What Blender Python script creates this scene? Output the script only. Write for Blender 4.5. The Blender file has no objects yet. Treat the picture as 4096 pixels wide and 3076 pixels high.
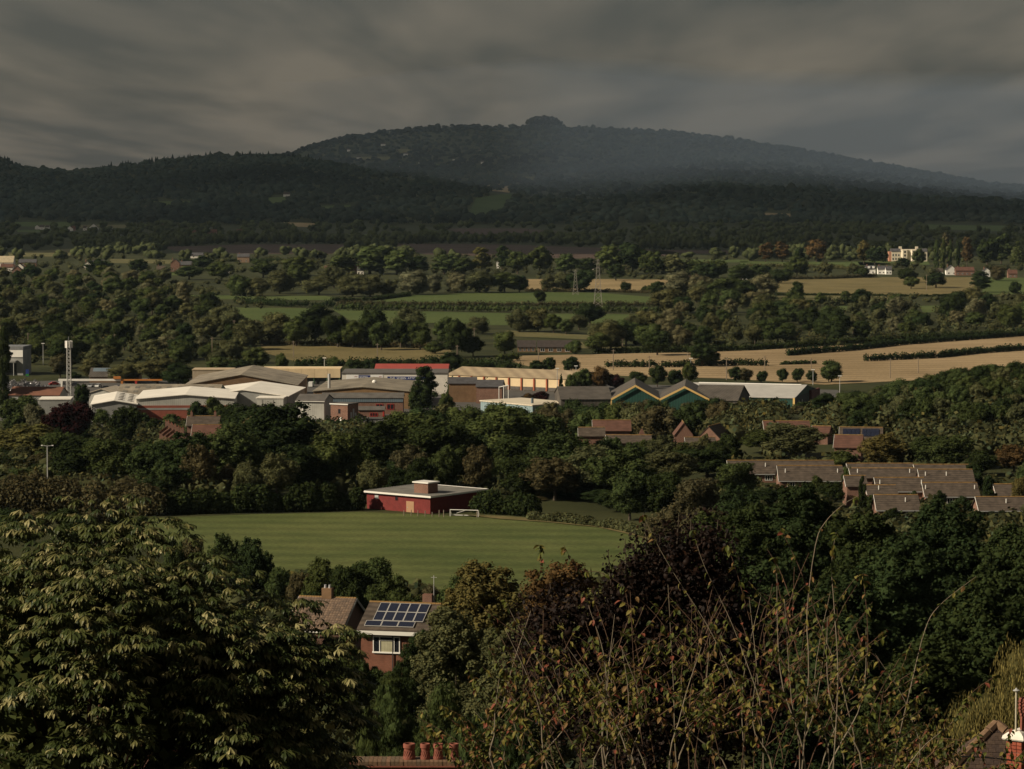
import bpy, bmesh, math, random
import numpy as np
from mathutils import Vector, Matrix

R = math.radians
S = bpy.context.scene
COL = S.collection
random.seed(7)

# ------------------------------------------------------------------ camera
F, CX, CY, HZ, EYE = 12000.0, 2048.0, 1538.0, 700.0, 90.0    # focal length, centre, horizon row (photo pixels), eye height (m)
PITCH = math.atan((CY - HZ) / F)
cam = bpy.data.cameras.new('camera'); co = bpy.data.objects.new('camera', cam); COL.objects.link(co)
cam.sensor_width = 36.0; cam.lens = 36.0 * F / 4096.0
cam.clip_start = 1.0; cam.clip_end = 120000.0
co.location = (0, 0, EYE); co.rotation_euler = (math.pi / 2 - PITCH, 0, 0)
S.camera = co

# ------------------------------------------------------------------ light and sky
SUN_EL, SUN_AZ = R(32), R(250)              # azimuth clockwise from +Y: low sun behind the left shoulder
sdir = Vector((math.sin(SUN_AZ) * math.cos(SUN_EL), math.cos(SUN_AZ) * math.cos(SUN_EL), math.sin(SUN_EL)))
sl = bpy.data.lights.new('sun', 'SUN'); sl.energy = 5.0; sl.angle = R(0.5); sl.color = (1.0, 0.865, 0.66)
so = bpy.data.objects.new('sun', sl); COL.objects.link(so)
so.rotation_euler = sdir.to_track_quat('Z', 'Y').to_euler(); so.location = (0, 0, 3000)

W = bpy.data.worlds.new('World'); S.world = W; W.use_nodes = True
nt = W.node_tree; N = nt.nodes; L = nt.links
for n in list(N): N.remove(n)
def nd(tree, t, **kw):
    n = tree.nodes.new(t)
    for k, v in kw.items():
        if hasattr(n, k) and not isinstance(v, dict): setattr(n, k, v)
    return n
out = N.new('ShaderNodeOutputWorld'); bg = N.new('ShaderNodeBackground')
sky = N.new('ShaderNodeTexSky'); sky.sky_type = 'NISHITA'; sky.sun_disc = False
sky.sun_elevation = SUN_EL; sky.sun_rotation = SUN_AZ
skm = N.new('ShaderNodeVectorMath'); skm.operation = 'SCALE'; skm.inputs['Scale'].default_value = 0.012
L.new(sky.outputs[0], skm.inputs[0])
tc = N.new('ShaderNodeTexCoord'); sp = N.new('ShaderNodeSeparateXYZ'); L.new(tc.outputs['Generated'], sp.inputs[0])
def wm(op, a, b=None, c=None):
    n = N.new('ShaderNodeMath'); n.operation = op
    for i, v in enumerate((a, b, c)):
        if v is None: continue
        if isinstance(v, (int, float)): n.inputs[i].default_value = v
        else: L.new(v, n.inputs[i])
    return n.outputs[0]
zz = wm('ADD', wm('MAXIMUM', sp.outputs[2], 0.0), 0.035)          # a flat cloud layer seen from below
cv = N.new('ShaderNodeCombineXYZ')
L.new(wm('MULTIPLY', wm('DIVIDE', sp.outputs[0], zz), 1.7), cv.inputs[0]); L.new(wm('MULTIPLY', wm('DIVIDE', sp.outputs[1], zz), 0.27), cv.inputs[1])
no1 = N.new('ShaderNodeTexNoise'); no1.inputs['Scale'].default_value = 0.62; no1.inputs['Detail'].default_value = 3.5
no1.inputs['Roughness'].default_value = 0.52; no1.inputs['Distortion'].default_value = 0.25; L.new(cv.outputs[0], no1.inputs['Vector'])
no2 = N.new('ShaderNodeTexNoise'); no2.inputs['Scale'].default_value = 1.6; no2.inputs['Detail'].default_value = 6.0; no2.inputs['Roughness'].default_value = 0.6
no2.inputs['Distortion'].default_value = 0.4; L.new(cv.outputs[0], no2.inputs['Vector'])
cl = wm('ADD', wm('MULTIPLY', no1.outputs[0], 0.89), wm('MULTIPLY', no2.outputs[0], 0.11))
ra = N.new('ShaderNodeValToRGB'); L.new(cl, ra.inputs[0])
ra.color_ramp.elements[0].position = 0.40; ra.color_ramp.elements[0].color = (0.086, 0.081, 0.071, 1)
ra.color_ramp.elements[1].position = 0.61; ra.color_ramp.elements[1].color = (0.214, 0.180, 0.138, 1)
mx = N.new('ShaderNodeMix'); mx.data_type = 'RGBA'; mx.blend_type = 'ADD'; mx.inputs[0].default_value = 1.0
L.new(ra.outputs[0], mx.inputs[6]); L.new(skm.outputs[0], mx.inputs[7])
L.new(mx.outputs[2], bg.inputs[0]); bg.inputs[1].default_value = 0.50
L.new(bg.outputs[0], out.inputs[0])

vs = S.view_settings; vs.view_transform = 'Standard'; vs.look = 'None'; vs.exposure = 0.26; vs.gamma = 1.0; vs.use_curve_mapping = False
cy = S.cycles
cy.max_bounces = 5; cy.diffuse_bounces = 2; cy.glossy_bounces = 2; cy.transmission_bounces = 3; cy.volume_bounces = 1
cy.transparent_max_bounces = 6; cy.use_denoising = True; cy.use_adaptive_sampling = False
try: cy.denoiser = 'OPENIMAGEDENOISE'
except Exception: pass
cy.sample_clamp_indirect = 3.0

# ------------------------------------------------------------------ pixel <-> place helpers
cp, spn = math.cos(PITCH), math.sin(PITCH)
def ray(px, py):
    a, b = (px - CX) / F, -(py - CY) / F
    return Vector((a, cp + b * spn, -spn + b * cp))
def at(px, py, D):
    r = ray(px, py); k = D / r.y
    return Vector((r.x * k, D, EYE + r.z * k))
def zat(py, D): return at(CX, py, D).z
def xat(px, D, py=1538): return at(px, py, D).x
def depth_of(py, z=0.0):
    r = ray(CX, py); k = (z - EYE) / r.z
    return r.y * k
def proj(x, y, z):
    dz = z - EYE
    fw = y * cp - dz * spn; up = y * spn + dz * cp
    return CX + F * x / fw, CY - F * up / fw
def pxm(D): return F / D                       # photo pixels per metre

def sstep(a, b, x):
    t = np.clip((np.asarray(x, float) - a) / (b - a), 0, 1); return t * t * (3 - 2 * t)
LD = [0, 8, 30, 50, 75, 110, 150, 220, 293, 380, 440, 470, 600, 680, 800, 950, 1060, 1200, 99999]
LZ = [86, 82, 76, 68, 63, 58, 53, 45, 39.5, 31, 26.5, 25.6, 25.2, 22, 14, 5, 1, 0, 0]
RD = [0, 8, 30, 50, 75, 110, 150, 220, 293, 450, 550, 620, 720, 820, 950, 1100, 1250, 99999]
RZ = [86, 82, 76, 68, 63, 58, 53, 45, 39.5, 30, 26, 24, 25.2, 23, 14, 0, 0, 0]
d2s = 1.8517
RA = [(-400, 420), (300, 385), (450, 362), (560, 340), (640, 320), (700, 299), (800, 282), (900, 270), (1000, 265), (1100, 269), (1150, 266), (1215, 267), (1300, 272),
      (1450, 277), (1550, 290), (1650, 305), (1750, 320), (1850, 339), (1950, 357), (2050, 375), (2130, 389), (2212, 396), (2500, 410)]
RB = [(-400, 300), (-50, 320), (0, 336), (30, 346), (60, 356), (100, 357), (160, 366), (200, 363), (240, 357), (300, 350), (380, 338), (450, 330), (540, 326), (600, 327), (650, 331),
      (700, 341), (800, 358), (900, 388), (1000, 418), (1100, 445), (1250, 470), (1400, 490), (2500, 490)]
RC = [(-400, 490), (1000, 490), (1150, 470), (1300, 446), (1500, 436), (1600, 432), (1800, 434), (1900, 438), (2000, 426), (2100, 423), (2212, 436), (2500, 440)]
def ridge(tab, u, D):
    xs = [(p[0] * d2s - CX) / F for p in tab]; ys = [EYE + D * (HZ - p[1] * d2s) / F for p in tab]
    return np.interp(u, xs, ys)
FOOT, DA, DB, DC = 5200.0, 9500.0, 7300.0, 6700.0
def wob(x, y):
    return (np.sin(x * .0061 + y * .0037) + np.sin(x * -.0043 + y * .0081 + 1.3) + .6 * np.sin(x * .013 + y * .011 + 2.1))
def hgt(x, y):
    x = np.asarray(x, float); y = np.asarray(y, float); yy = np.maximum(y, 1.0); u = x / yy
    zl = np.interp(yy, LD, LZ); zr = np.interp(yy, RD, RZ); r = sstep(.05, .085, u)
    z = zl * (1 - r) + zr * r
    z = z + 10 * sstep(.105, .165, u) * np.exp(-((yy - 960) / 170) ** 2)
    for tab, DR, trees in ((RA, DA, 13), (RB, DB, 13), (RC, DC, 12)):
        zr_ = np.maximum(ridge(tab, u, DR) - trees, 0)
        t = np.clip((yy - FOOT) / (DR - FOOT), 0, 1); s = t ** 1.15
        back = np.exp(-np.maximum(yy - DR, 0) / 1500.0)
        z = np.maximum(z, zr_ * s * back)
    amp = np.clip((yy - FOOT) / 1500, 0, 1) * np.clip((DA - yy) / 1500, 0.0, 1)
    return z + wob(x, y) * 2.0 * amp
def hz(x, y): return float(hgt(x, y))
def ground(px, py, off=0.0):
    """where the photo's pixel meets the terrain"""
    r = ray(px, py); ts = np.concatenate([np.arange(20, 1500, 4.0), np.arange(1500, 6000, 15.0), np.arange(6000, 12000, 20.0)])
    xs = r.x * ts / r.y; zs = EYE + r.z * ts / r.y; d = zs - hgt(xs, ts)
    i = np.argmax(d < 0)
    if d[i] >= 0: i = len(ts) - 1
    i = max(i, 1); a, b = ts[i - 1], ts[i]; k = d[i - 1] / (d[i - 1] - d[i] + 1e-9); y = a + (b - a) * min(max(k, 0), 1)
    x = r.x * y / r.y
    return Vector((x, y, hz(x, y) + off))

# ------------------------------------------------------------------ object helpers
def prop(o, label=None, cat=None, group=None, kind=None):
    if label: o['label'] = label
    if cat: o['category'] = cat
    if group: o['group'] = group
    if kind: o['kind'] = kind
    return o
def link(name, data, parent=None, loc=None):
    o = bpy.data.objects.new(name, data); COL.objects.link(o)
    if parent: o.parent = parent
    if loc is not None: o.location = loc
    return o
def thing(name, label, cat, loc=(0, 0, 0), rz=0.0, group=None):
    o = link(name, None, None, loc); o.rotation_euler = (0, 0, rz); o.empty_display_size = 0.3
    return prop(o, label, cat, group)
class MB:
    """collects shapes into one mesh"""
    def __init__(s): s.v = []; s.f = []; s.smooth = False
    def quad(s, a, b, c, d):
        n = len(s.v); s.v += [tuple(a), tuple(b), tuple(c), tuple(d)]; s.f.append((n, n + 1, n + 2, n + 3)); return s
    def poly(s, pts):
        n = len(s.v); s.v += [tuple(p) for p in pts]; s.f.append(tuple(range(n, n + len(pts)))); return s
    def box(s, x0, x1, y0, y1, z0, z1):
        n = len(s.v)
        s.v += [(x0, y0, z0), (x1, y0, z0), (x1, y1, z0), (x0, y1, z0), (x0, y0, z1), (x1, y0, z1), (x1, y1, z1), (x0, y1, z1)]
        s.f += [tuple(n + i for i in q) for q in ((3, 2, 1, 0), (4, 5, 6, 7), (0, 1, 5, 4), (1, 2, 6, 5), (2, 3, 7, 6), (3, 0, 4, 7))]
        return s
    def prism(s, pts, vec):
        """polygon pts swept along vec, closed"""
        n = len(s.v); k = len(pts); v = Vector(vec)
        s.v += [tuple(p) for p in pts] + [tuple(Vector(p) + v) for p in pts]
        s.f.append(tuple(range(n + k - 1, n - 1, -1))); s.f.append(tuple(range(n + k, n + 2 * k)))
        for i in range(k):
            j = (i + 1) % k; s.f.append((n + i, n + j, n + k + j, n + k + i))
        return s
    def tube(s, pts, rad, seg=6, cap=True):
        pts = [Vector(p) for p in pts]; k = len(pts)
        if not hasattr(rad, '__len__'): rad = [rad] * k
        n = len(s.v); up = Vector((0.31, 0.2, 0.93))
        for i, p in enumerate(pts):
            t = (pts[min(i + 1, k - 1)] - pts[max(i - 1, 0)])
            t = t.normalized() if t.length > 1e-9 else Vector((0, 0, 1))
            a = t.cross(up); a = a.normalized() if a.length > 1e-4 else t.cross(Vector((1, 0, 0))).normalized()
            b = t.cross(a)
            for j in range(seg):
                th = 2 * math.pi * j / seg; s.v.append(tuple(p + (a * math.cos(th) + b * math.sin(th)) * rad[i]))
        for i in range(k - 1):
            for j in range(seg):
                q = (j + 1) % seg
                s.f.append((n + i * seg + j, n + i * seg + q, n + (i + 1) * seg + q, n + (i + 1) * seg + j))
        if cap:
            s.f.append(tuple(n + j for j in range(seg))[::-1]); s.f.append(tuple(n + (k - 1) * seg + j for j in range(seg)))
        return s
    def lathe(s, prof, seg=16, c=(0, 0, 0)):
        n = len(s.v)
        for r, z in prof:
            for j in range(seg):
                th = 2 * math.pi * j / seg; s.v.append((c[0] + r * math.cos(th), c[1] + r * math.sin(th), c[2] + z))
        for i in range(len(prof) - 1):
            for j in range(seg):
                q = (j + 1) % seg; s.f.append((n + i * seg + j, n + i * seg + q, n + (i + 1) * seg + q, n + (i + 1) * seg + j))
        return s
    def mesh(s, name, mat=None):
        m = bpy.data.meshes.new(name); m.from_pydata(s.v, [], s.f)
        if mat: m.materials.append(mat)
        if s.smooth: m.shade_smooth()
        m.update(); return m
    def build(s, name, mat, parent=None, loc=None):
        return link(name, s.mesh(name, mat), parent, loc)

# ------------------------------------------------------------------ materials
MATS = {}
def M(name, col, rough=.85, var=.22, scale=.6, spec=.25, kind='noise', metal=0.0, p=1.0, col2=None, bump=0.0):
    if name in MATS: return MATS[name]
    m = bpy.data.materials.new(name); m.use_nodes = True; t = m.node_tree; b = t.nodes['Principled BSDF']
    b.inputs['Roughness'].default_value = rough; b.inputs['Specular IOR Level'].default_value = spec; b.inputs['Metallic'].default_value = metal
    tcn = t.nodes.new('ShaderNodeTexCoord'); nz = t.nodes.new('ShaderNodeTexNoise'); nz.inputs['Scale'].default_value = scale; nz.inputs['Detail'].default_value = 5; nz.inputs['Roughness'].default_value = .65
    t.links.new(tcn.outputs['Object'], nz.inputs['Vector'])
    rp = t.nodes.new('ShaderNodeMapRange'); rp.inputs[1].default_value = .3; rp.inputs[2].default_value = .7; rp.inputs[3].default_value = 1 - var; rp.inputs[4].default_value = 1 + var
    t.links.new(nz.outputs[0], rp.inputs[0])
    mul = t.nodes.new('ShaderNodeVectorMath'); mul.operation = 'SCALE'; t.links.new(rp.outputs[0], mul.inputs['Scale'])
    base = None
    if kind != 'noise':
        sx = t.nodes.new('ShaderNodeSeparateXYZ'); t.links.new(tcn.outputs['Object'], sx.inputs[0])
        ad = t.nodes.new('ShaderNodeMath'); ad.operation = 'ADD'; t.links.new(sx.outputs[0], ad.inputs[0]); t.links.new(sx.outputs[1], ad.inputs[1])
        cb = t.nodes.new('ShaderNodeCombineXYZ'); t.links.new(ad.outputs[0], cb.inputs[0]); t.links.new(sx.outputs[2], cb.inputs[1])
        if kind in ('brick', 'tile'):
            bt = t.nodes.new('ShaderNodeTexBrick'); t.links.new(cb.outputs[0], bt.inputs['Vector'])
            bt.inputs['Scale'].default_value = 1.0
            bt.inputs['Brick Width'].default_value = (.225 if kind == 'brick' else .3) * p; bt.inputs['Row Height'].default_value = (.075 if kind == 'brick' else .17) * p
            bt.inputs['Mortar Size'].default_value = (.010 if kind == 'brick' else .02) * p
            c2 = col2 or tuple(c * .7 for c in col)
            bt.inputs['Color1'].default_value = (*col, 1); bt.inputs['Color2'].default_value = (*(c * .78 for c in col), 1); bt.inputs['Mortar'].default_value = (*c2, 1)
            base = bt.outputs[0]
        elif kind in ('corr', 'rows'):
            src = ad.outputs[0] if kind == 'corr' else sx.outputs[2]
            sn = t.nodes.new('ShaderNodeMath'); sn.operation = 'MULTIPLY'; t.links.new(src, sn.inputs[0]); sn.inputs[1].default_value = 2 * math.pi / p
            s2 = t.nodes.new('ShaderNodeMath'); s2.operation = 'SINE'; t.links.new(sn.outputs[0], s2.inputs[0])
            mr = t.nodes.new('ShaderNodeMapRange'); mr.inputs[1].default_value = -1; mr.inputs[2].default_value = 1; t.links.new(s2.outputs[0], mr.inputs[0])
            mc = t.nodes.new('ShaderNodeMix'); mc.data_type = 'RGBA'; t.links.new(mr.outputs[0], mc.inputs[0])
            mc.inputs[6].default_value = (*(col2 or tuple(c * .72 for c in col)), 1); mc.inputs[7].default_value = (*col, 1); base = mc.outputs[2]
    if base is None:
        rgb = t.nodes.new('ShaderNodeRGB'); rgb.outputs[0].default_value = (*col, 1); base = rgb.outputs[0]
    t.links.new(base, mul.inputs[0]); t.links.new(mul.outputs[0], b.inputs['Base Color'])
    if bump:
        bp = t.nodes.new('ShaderNodeBump'); bp.inputs['Strength'].default_value = bump; bp.inputs['Distance'].default_value = .05
        t.links.new(nz.outputs[0], bp.inputs['Height']); t.links.new(bp.outputs[0], b.inputs['Normal'])
    MATS[name] = m; return m
def foliage(name, obj_color=True, col=(.05, .06, .02), trans=.22, gloss=0.0, rough=.5):
    """leaves: object colour (or col) times a per-leaf tint stored on the mesh, thin enough to let light through"""
    if name in MATS: return MATS[name]
    m = bpy.data.materials.new(name); m.use_nodes = True; t = m.node_tree
    for n in list(t.nodes): t.nodes.remove(n)
    o = t.nodes.new('ShaderNodeOutputMaterial'); a = t.nodes.new('ShaderNodeAttribute'); a.attribute_name = 'tint'
    if obj_color: oi = t.nodes.new('ShaderNodeObjectInfo'); src = oi.outputs['Color']
    else: rgb = t.nodes.new('ShaderNodeRGB'); rgb.outputs[0].default_value = (*col, 1); src = rgb.outputs[0]
    mu = t.nodes.new('ShaderNodeMix'); mu.data_type = 'RGBA'; mu.blend_type = 'MULTIPLY'; mu.inputs[0].default_value = 1.0
    t.links.new(src, mu.inputs[6]); t.links.new(a.outputs['Color'], mu.inputs[7])
    if gloss:
        d = t.nodes.new('ShaderNodeBsdfPrincipled'); d.inputs['Roughness'].default_value = rough; d.inputs['Specular IOR Level'].default_value = gloss
        t.links.new(mu.outputs[2], d.inputs['Base Color'])
    else:
        d = t.nodes.new('ShaderNodeBsdfDiffuse'); t.links.new(mu.outputs[2], d.inputs['Color'])
    tr = t.nodes.new('ShaderNodeBsdfTranslucent'); t.links.new(mu.outputs[2], tr.inputs['Color'])
    ms = t.nodes.new('ShaderNodeMixShader'); ms.inputs[0].default_value = trans
    t.links.new(d.outputs[0], ms.inputs[1]); t.links.new(tr.outputs[0], ms.inputs[2]); t.links.new(ms.outputs[0], o.inputs[0])
    MATS[name] = m; return m
FOL = foliage('foliage')
BARK = M('bark', (.07, .055, .04), .9, .4, 3.0)

# ------------------------------------------------------------------ leafy masses (numpy)
def ico(sub):
    bm = bmesh.new(); bmesh.ops.create_icosphere(bm, subdivisions=sub, radius=1.0)
    v = np.array([x.co[:] for x in bm.verts]); f = np.array([[q.index for q in x.verts] for x in bm.faces]); bm.free(); return v, f
ICO1, ICO2 = ico(1), ico(2)
def npmesh(name, v, tri, quad, tint, mat, smooth=False):
    """mesh from numpy: triangles, quads and a per-vertex tint colour"""
    m = bpy.data.meshes.new(name); nt_, nq = len(tri), len(quad)
    m.vertices.add(len(v)); m.vertices.foreach_set('co', np.asarray(v, np.float32).ravel())
    li = np.concatenate([np.asarray(tri, np.int32).ravel(), np.asarray(quad, np.int32).ravel()])
    m.loops.add(len(li)); m.loops.foreach_set('vertex_index', li)
    st = np.concatenate([np.arange(nt_) * 3, nt_ * 3 + np.arange(nq) * 4]).astype(np.int32)
    m.polygons.add(nt_ + nq); m.polygons.foreach_set('loop_start', st)
    if smooth: m.polygons.foreach_set('use_smooth', np.ones(nt_ + nq, bool))
    m.update(calc_edges=True)
    at_ = m.attributes.new('tint', 'FLOAT_COLOR', 'POINT'); c = np.ones((len(v), 4), np.float32); c[:, :3] = tint
    at_.data.foreach_set('color', c.ravel())
    if mat: m.materials.append(mat)
    return m
def blobs(cen, rad, nleaf, ls, seed=0, core=.8, sub=1, up=.35, jit=.75, aspect=.75, droop=0.0, lobe_var=.28, leaf_var=.35, hue=.055, warm=None, hemi=False, zs=1.0):
    """leaf quads scattered over ellipsoid lobes, each with a rough solid core; returns v, tri, quad, tint"""
    rg = np.random.default_rng(seed); cen = np.asarray(cen, float); n = len(cen); rad = np.asarray(rad, float)
    if rad.ndim == 1: rad = np.repeat(rad[:, None], 3, 1)
    iv, fi = ICO1 if sub == 1 else ICO2
    k = len(iv); nz_ = 1 + rg.normal(0, .13, (n, k, 1))
    cv_ = cen[:, None, :] + iv[None] * rad[:, None, :] * core * nz_
    ctri = (fi[None] + (np.arange(n) * k)[:, None, None]).reshape(-1, 3)
    lt = 1 + rg.uniform(-lobe_var, lobe_var, n)
    ctint = np.repeat(lt[:, None], k, 1).reshape(-1, 1) * np.ones(3)
    w = (rad[:, 0] * rad[:, 2]); w = w / w.sum(); idx = rg.choice(n, nleaf, p=w)
    d = rg.normal(0, 1, (nleaf, 3)); d /= np.linalg.norm(d, axis=1)[:, None]
    if hemi: d[:, 2] = np.abs(d[:, 2]) * 1.0 - .15
    pos = cen[idx] + d * rad[idx] * rg.uniform(.80, 1.10, (nleaf, 1))
    nn = d + rg.normal(0, jit, (nleaf, 3)); nn[:, 2] += up; nn /= np.linalg.norm(nn, axis=1)[:, None]
    t = np.cross(nn, rg.normal(0, 1, (nleaf, 3)))
    if droop: t = t * (1 - droop) + np.array([0, 0, -1.0]) * droop * np.linalg.norm(t, axis=1)[:, None] + d * droop * .5
    t /= np.linalg.norm(t, axis=1)[:, None] + 1e-9; b = np.cross(nn, t); b /= np.linalg.norm(b, axis=1)[:, None] + 1e-9
    t[:, 2] *= zs; b[:, 2] *= zs
    s = ls * rg.uniform(.6, 1.35, (nleaf, 1))
    q = np.stack([pos - t * s, pos + b * s * aspect, pos + t * s, pos - b * s * aspect], 1)
    lv = lt[idx] * (1 + rg.uniform(-leaf_var, leaf_var, nleaf)); h = rg.normal(0, hue, nleaf)
    tl = np.stack([lv * (1 + h), lv, lv * (1 - h)], 1)
    if warm is not None:
        pick = rg.random(nleaf) < warm[0]; tl[pick] *= np.array(warm[1])
    v = np.concatenate([cv_.reshape(-1, 3), q.reshape(-1, 3)])
    quad = np.arange(nleaf * 4).reshape(-1, 4) + n * k
    tint = np.clip(np.concatenate([ctint, np.repeat(tl, 4, 0)]), .05, 4)
    return v, ctri, quad, tint
def merge(parts):
    vs_, ts, qs, cs, o = [], [], [], [], 0
    for v, t, q, c in parts:
        vs_.append(v); ts.append(np.asarray(t) + o); qs.append(np.asarray(q) + o); cs.append(c); o += len(v)
    return np.concatenate(vs_), np.concatenate(ts), np.concatenate(qs), np.concatenate(cs)

def crown_lobes(kind, seed):
    rg = np.random.default_rng(seed); c, r = [], []
    if kind == 'cone':
        for i in range(44):
            z = rg.uniform(.06, .97); rr = .40 * (1 - z) ** .8 + .02; a = rg.uniform(0, 6.283)
            c.append((rr * .62 * math.cos(a), rr * .62 * math.sin(a), z)); k = .06 + .16 * (1 - z); r.append((k, k, k * .55))
    elif kind == 'column':
        for i in range(40):
            z = rg.uniform(.07, .96); e = math.sqrt(max(.05, 1 - ((z - .48) / .52) ** 2)); a = rg.uniform(0, 6.283); rr = .30 * e * rg.uniform(.3, 1)
            c.append((rr * math.cos(a), rr * math.sin(a), z)); k = .17 * (.5 + .5 * e); r.append((k, k, .075))
    else:
        P = dict(round=(.34, .37, .53, 34, .12, .20), wide=(.37, .33, .50, 30, .12, .21), tall=(.33, .41, .53, 44, .09, .17), dome=(.33, .37, .46, 24, .15, .23),
                 shrub=(.34, .32, .42, 18, .15, .24), feather=(.32, .36, .48, 34, .10, .19))[kind]
        lean = rg.normal(0, .05, 2)
        for i in range(P[3]):
            d = rg.normal(0, 1, 3); d /= np.linalg.norm(d); d[2] = d[2] * .95 + .12; m = rg.uniform(.62, 1.05)
            k = rg.uniform(P[4], P[5])
            z = P[2] + d[2] * P[1] * m; c.append((d[0] * P[0] * m + lean[0] * z, d[1] * P[0] * m + lean[1] * z, max(z, k * .7))); r.append((k, k, k * rg.uniform(.75, .95) * (.52 if kind in ('tall', 'feather') else 1)))
        c.append((0, 0, P[2])); r.append((P[0] * .72, P[0] * .72, P[1] * .78))
    return np.array(c), np.array(r)
PROTO = {}
def trunk_mesh(seed):
    rg = random.Random(seed); b = MB()
    b.tube([(0, 0, -.06), (.004, .003, .12), (-.004, .0, .3), (.0, .006, .62)], [.040, .026, .020, .008], 7)
    for i in range(5):
        a = rg.uniform(0, 6.28); z = rg.uniform(.18, .42); l = rg.uniform(.16, .27)
        b.tube([(0, 0, z), (math.cos(a) * l * .55, math.sin(a) * l * .55, z + l * .55), (math.cos(a) * l, math.sin(a) * l, z + l * 1.25)], [.013, .009, .004], 5)
    return b.mesh('trunk', BARK)
def proto(kind, lod, i, **kw):
    k = (kind, lod, i)
    if k not in PROTO:
        nl, ls = dict(far=(1500, .042), mid=(5200, .0245), near=(15000, .0168), close=(34000, .0140))[lod]
        c, r = crown_lobes(kind, 100 + i * 17 + len(kind))
        if lod in ('near', 'close'):      # break the lobes into smaller tufts
            rg = np.random.default_rng(i + 5); cc, rr = [c], [r * .9]
            nsub = 7 if lod == 'near' else 12
            for q in range(nsub):
                d = rg.normal(0, 1, c.shape); d /= np.linalg.norm(d, axis=1)[:, None]; d[:, 2] = d[:, 2] * .9 + .15
                cc.append(c + d * r * .86); rr.append(r * rg.uniform(.24, .42, (len(c), 1)))
            c = np.concatenate(cc); r = np.concatenate(rr); c[:, 2] = np.maximum(c[:, 2], .02)
        kw.setdefault('zs', .48 if kind == 'tall' else .78)
        if kind == 'feather': kw = dict(droop=.62, aspect=.22, jit=.5)
        kw.setdefault('jit', .5); kw.setdefault('leaf_var', .22)
        kw.setdefault('core', .62 if lod in ('near', 'close') else .78)
        PROTO[k] = (npmesh('crown', *blobs(c, r, nl, ls, seed=i * 31 + 3, **kw), FOL), trunk_mesh(i))
    return PROTO[k]
TREES = []
def tree(name, cat, x, y, w, h, kind, lod, i, col, label=None, group=None, rot=None, zoff=0.0):
    if lod in ('close', 'near') and kind in ('round', 'tall'): w = max(w, h * .58)
    if lod == 'close' and kind == 'round' and h > 1.5 * w: kind = 'tall'
    cm, tm = proto(kind, lod, i)
    o = thing(name, label, cat, (x, y, hz(x, y) + zoff), random.uniform(0, 6.28) if rot is None else rot, group)
    o.scale = (w, w, h)
    c = link('crown', cm, o); c.color = (*col, 1); link('trunk', tm, o)
    TREES.append(o); return o
def ordi(n):
    return '%d%s' % (n, 'th' if 10 <= n % 100 <= 20 else {1: 'st', 2: 'nd', 3: 'rd'}.get(n % 10, 'th'))

# ================================================================== THE SETTING
# ------------------------------------------------------------------ ground
def grass_mat(name, a, b, scale=.05, stripes=None, fine=2.0, c=None):
    m = bpy.data.materials.new(name); m.use_nodes = True; t = m.node_tree; bs = t.nodes['Principled BSDF']
    bs.inputs['Roughness'].default_value = .95; bs.inputs['Specular IOR Level'].default_value = .08
    g = t.nodes.new('ShaderNodeNewGeometry'); n1 = t.nodes.new('ShaderNodeTexNoise'); n1.inputs['Scale'].default_value = scale; n1.inputs['Detail'].default_value = 8; n1.inputs['Roughness'].default_value = .62
    t.links.new(g.outputs['Position'], n1.inputs['Vector'])
    r = t.nodes.new('ShaderNodeValToRGB'); t.links.new(n1.outputs[0], r.inputs[0])
    r.color_ramp.elements[0].position = .35; r.color_ramp.elements[0].color = (*a, 1); r.color_ramp.elements[1].position = .66; r.color_ramp.elements[1].color = (*b, 1)
    outc = r.outputs[0]
    if stripes:
        ang, per, lo, hi, warp = stripes
        mp = t.nodes.new('ShaderNodeMapping'); mp.inputs['Rotation'].default_value = (0, 0, ang); t.links.new(g.outputs['Position'], mp.inputs['Vector'])
        wv = t.nodes.new('ShaderNodeTexWave'); wv.bands_direction = 'Y'; wv.wave_profile = 'SIN'; wv.inputs['Scale'].default_value = 2 * math.pi / per / 20.0
        wv.inputs['Distortion'].default_value = warp; wv.inputs['Detail'].default_value = 2; wv.inputs['Detail Scale'].default_value = .3
        t.links.new(mp.outputs[0], wv.inputs['Vector'])
        mr = t.nodes.new('ShaderNodeMapRange'); mr.inputs[3].default_value = lo; mr.inputs[4].default_value = hi; t.links.new(wv.outputs['Fac'], mr.inputs[0])
        ms = t.nodes.new('ShaderNodeVectorMath'); ms.operation = 'SCALE'; t.links.new(outc, ms.inputs[0]); t.links.new(mr.outputs[0], ms.inputs['Scale']); outc = ms.outputs[0]
    n2 = t.nodes.new('ShaderNodeTexNoise'); n2.inputs['Scale'].default_value = fine; n2.inputs['Detail'].default_value = 3; t.links.new(g.outputs['Position'], n2.inputs['Vector'])
    m2 = t.nodes.new('ShaderNodeMapRange'); m2.inputs[1].default_value = .3; m2.inputs[2].default_value = .7; m2.inputs[3].default_value = .8; m2.inputs[4].default_value = 1.2; t.links.new(n2.outputs[0], m2.inputs[0])
    s2 = t.nodes.new('ShaderNodeVectorMath'); s2.operation = 'SCALE'; t.links.new(outc, s2.inputs[0]); t.links.new(m2.outputs[0], s2.inputs['Scale'])
    t.links.new(s2.outputs[0], bs.inputs['Base Color'])
    MATS[name] = m; return m
G_ROUGH = grass_mat('rough_ground', (.022, .026, .010), (.050, .052, .020), .03)
G_FIELD = grass_mat('pasture', (.054, .076, .022), (.076, .096, .030), .012, None, .4)
G_DULL = grass_mat('dull_pasture', (.085, .085, .034), (.125, .108, .050), .02, None, .5)
G_STUB = grass_mat('stubble', (.205, .148, .080), (.325, .240, .138), .010, (R(8), 14.0, .84, 1.08, 1.5), .8)
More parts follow.
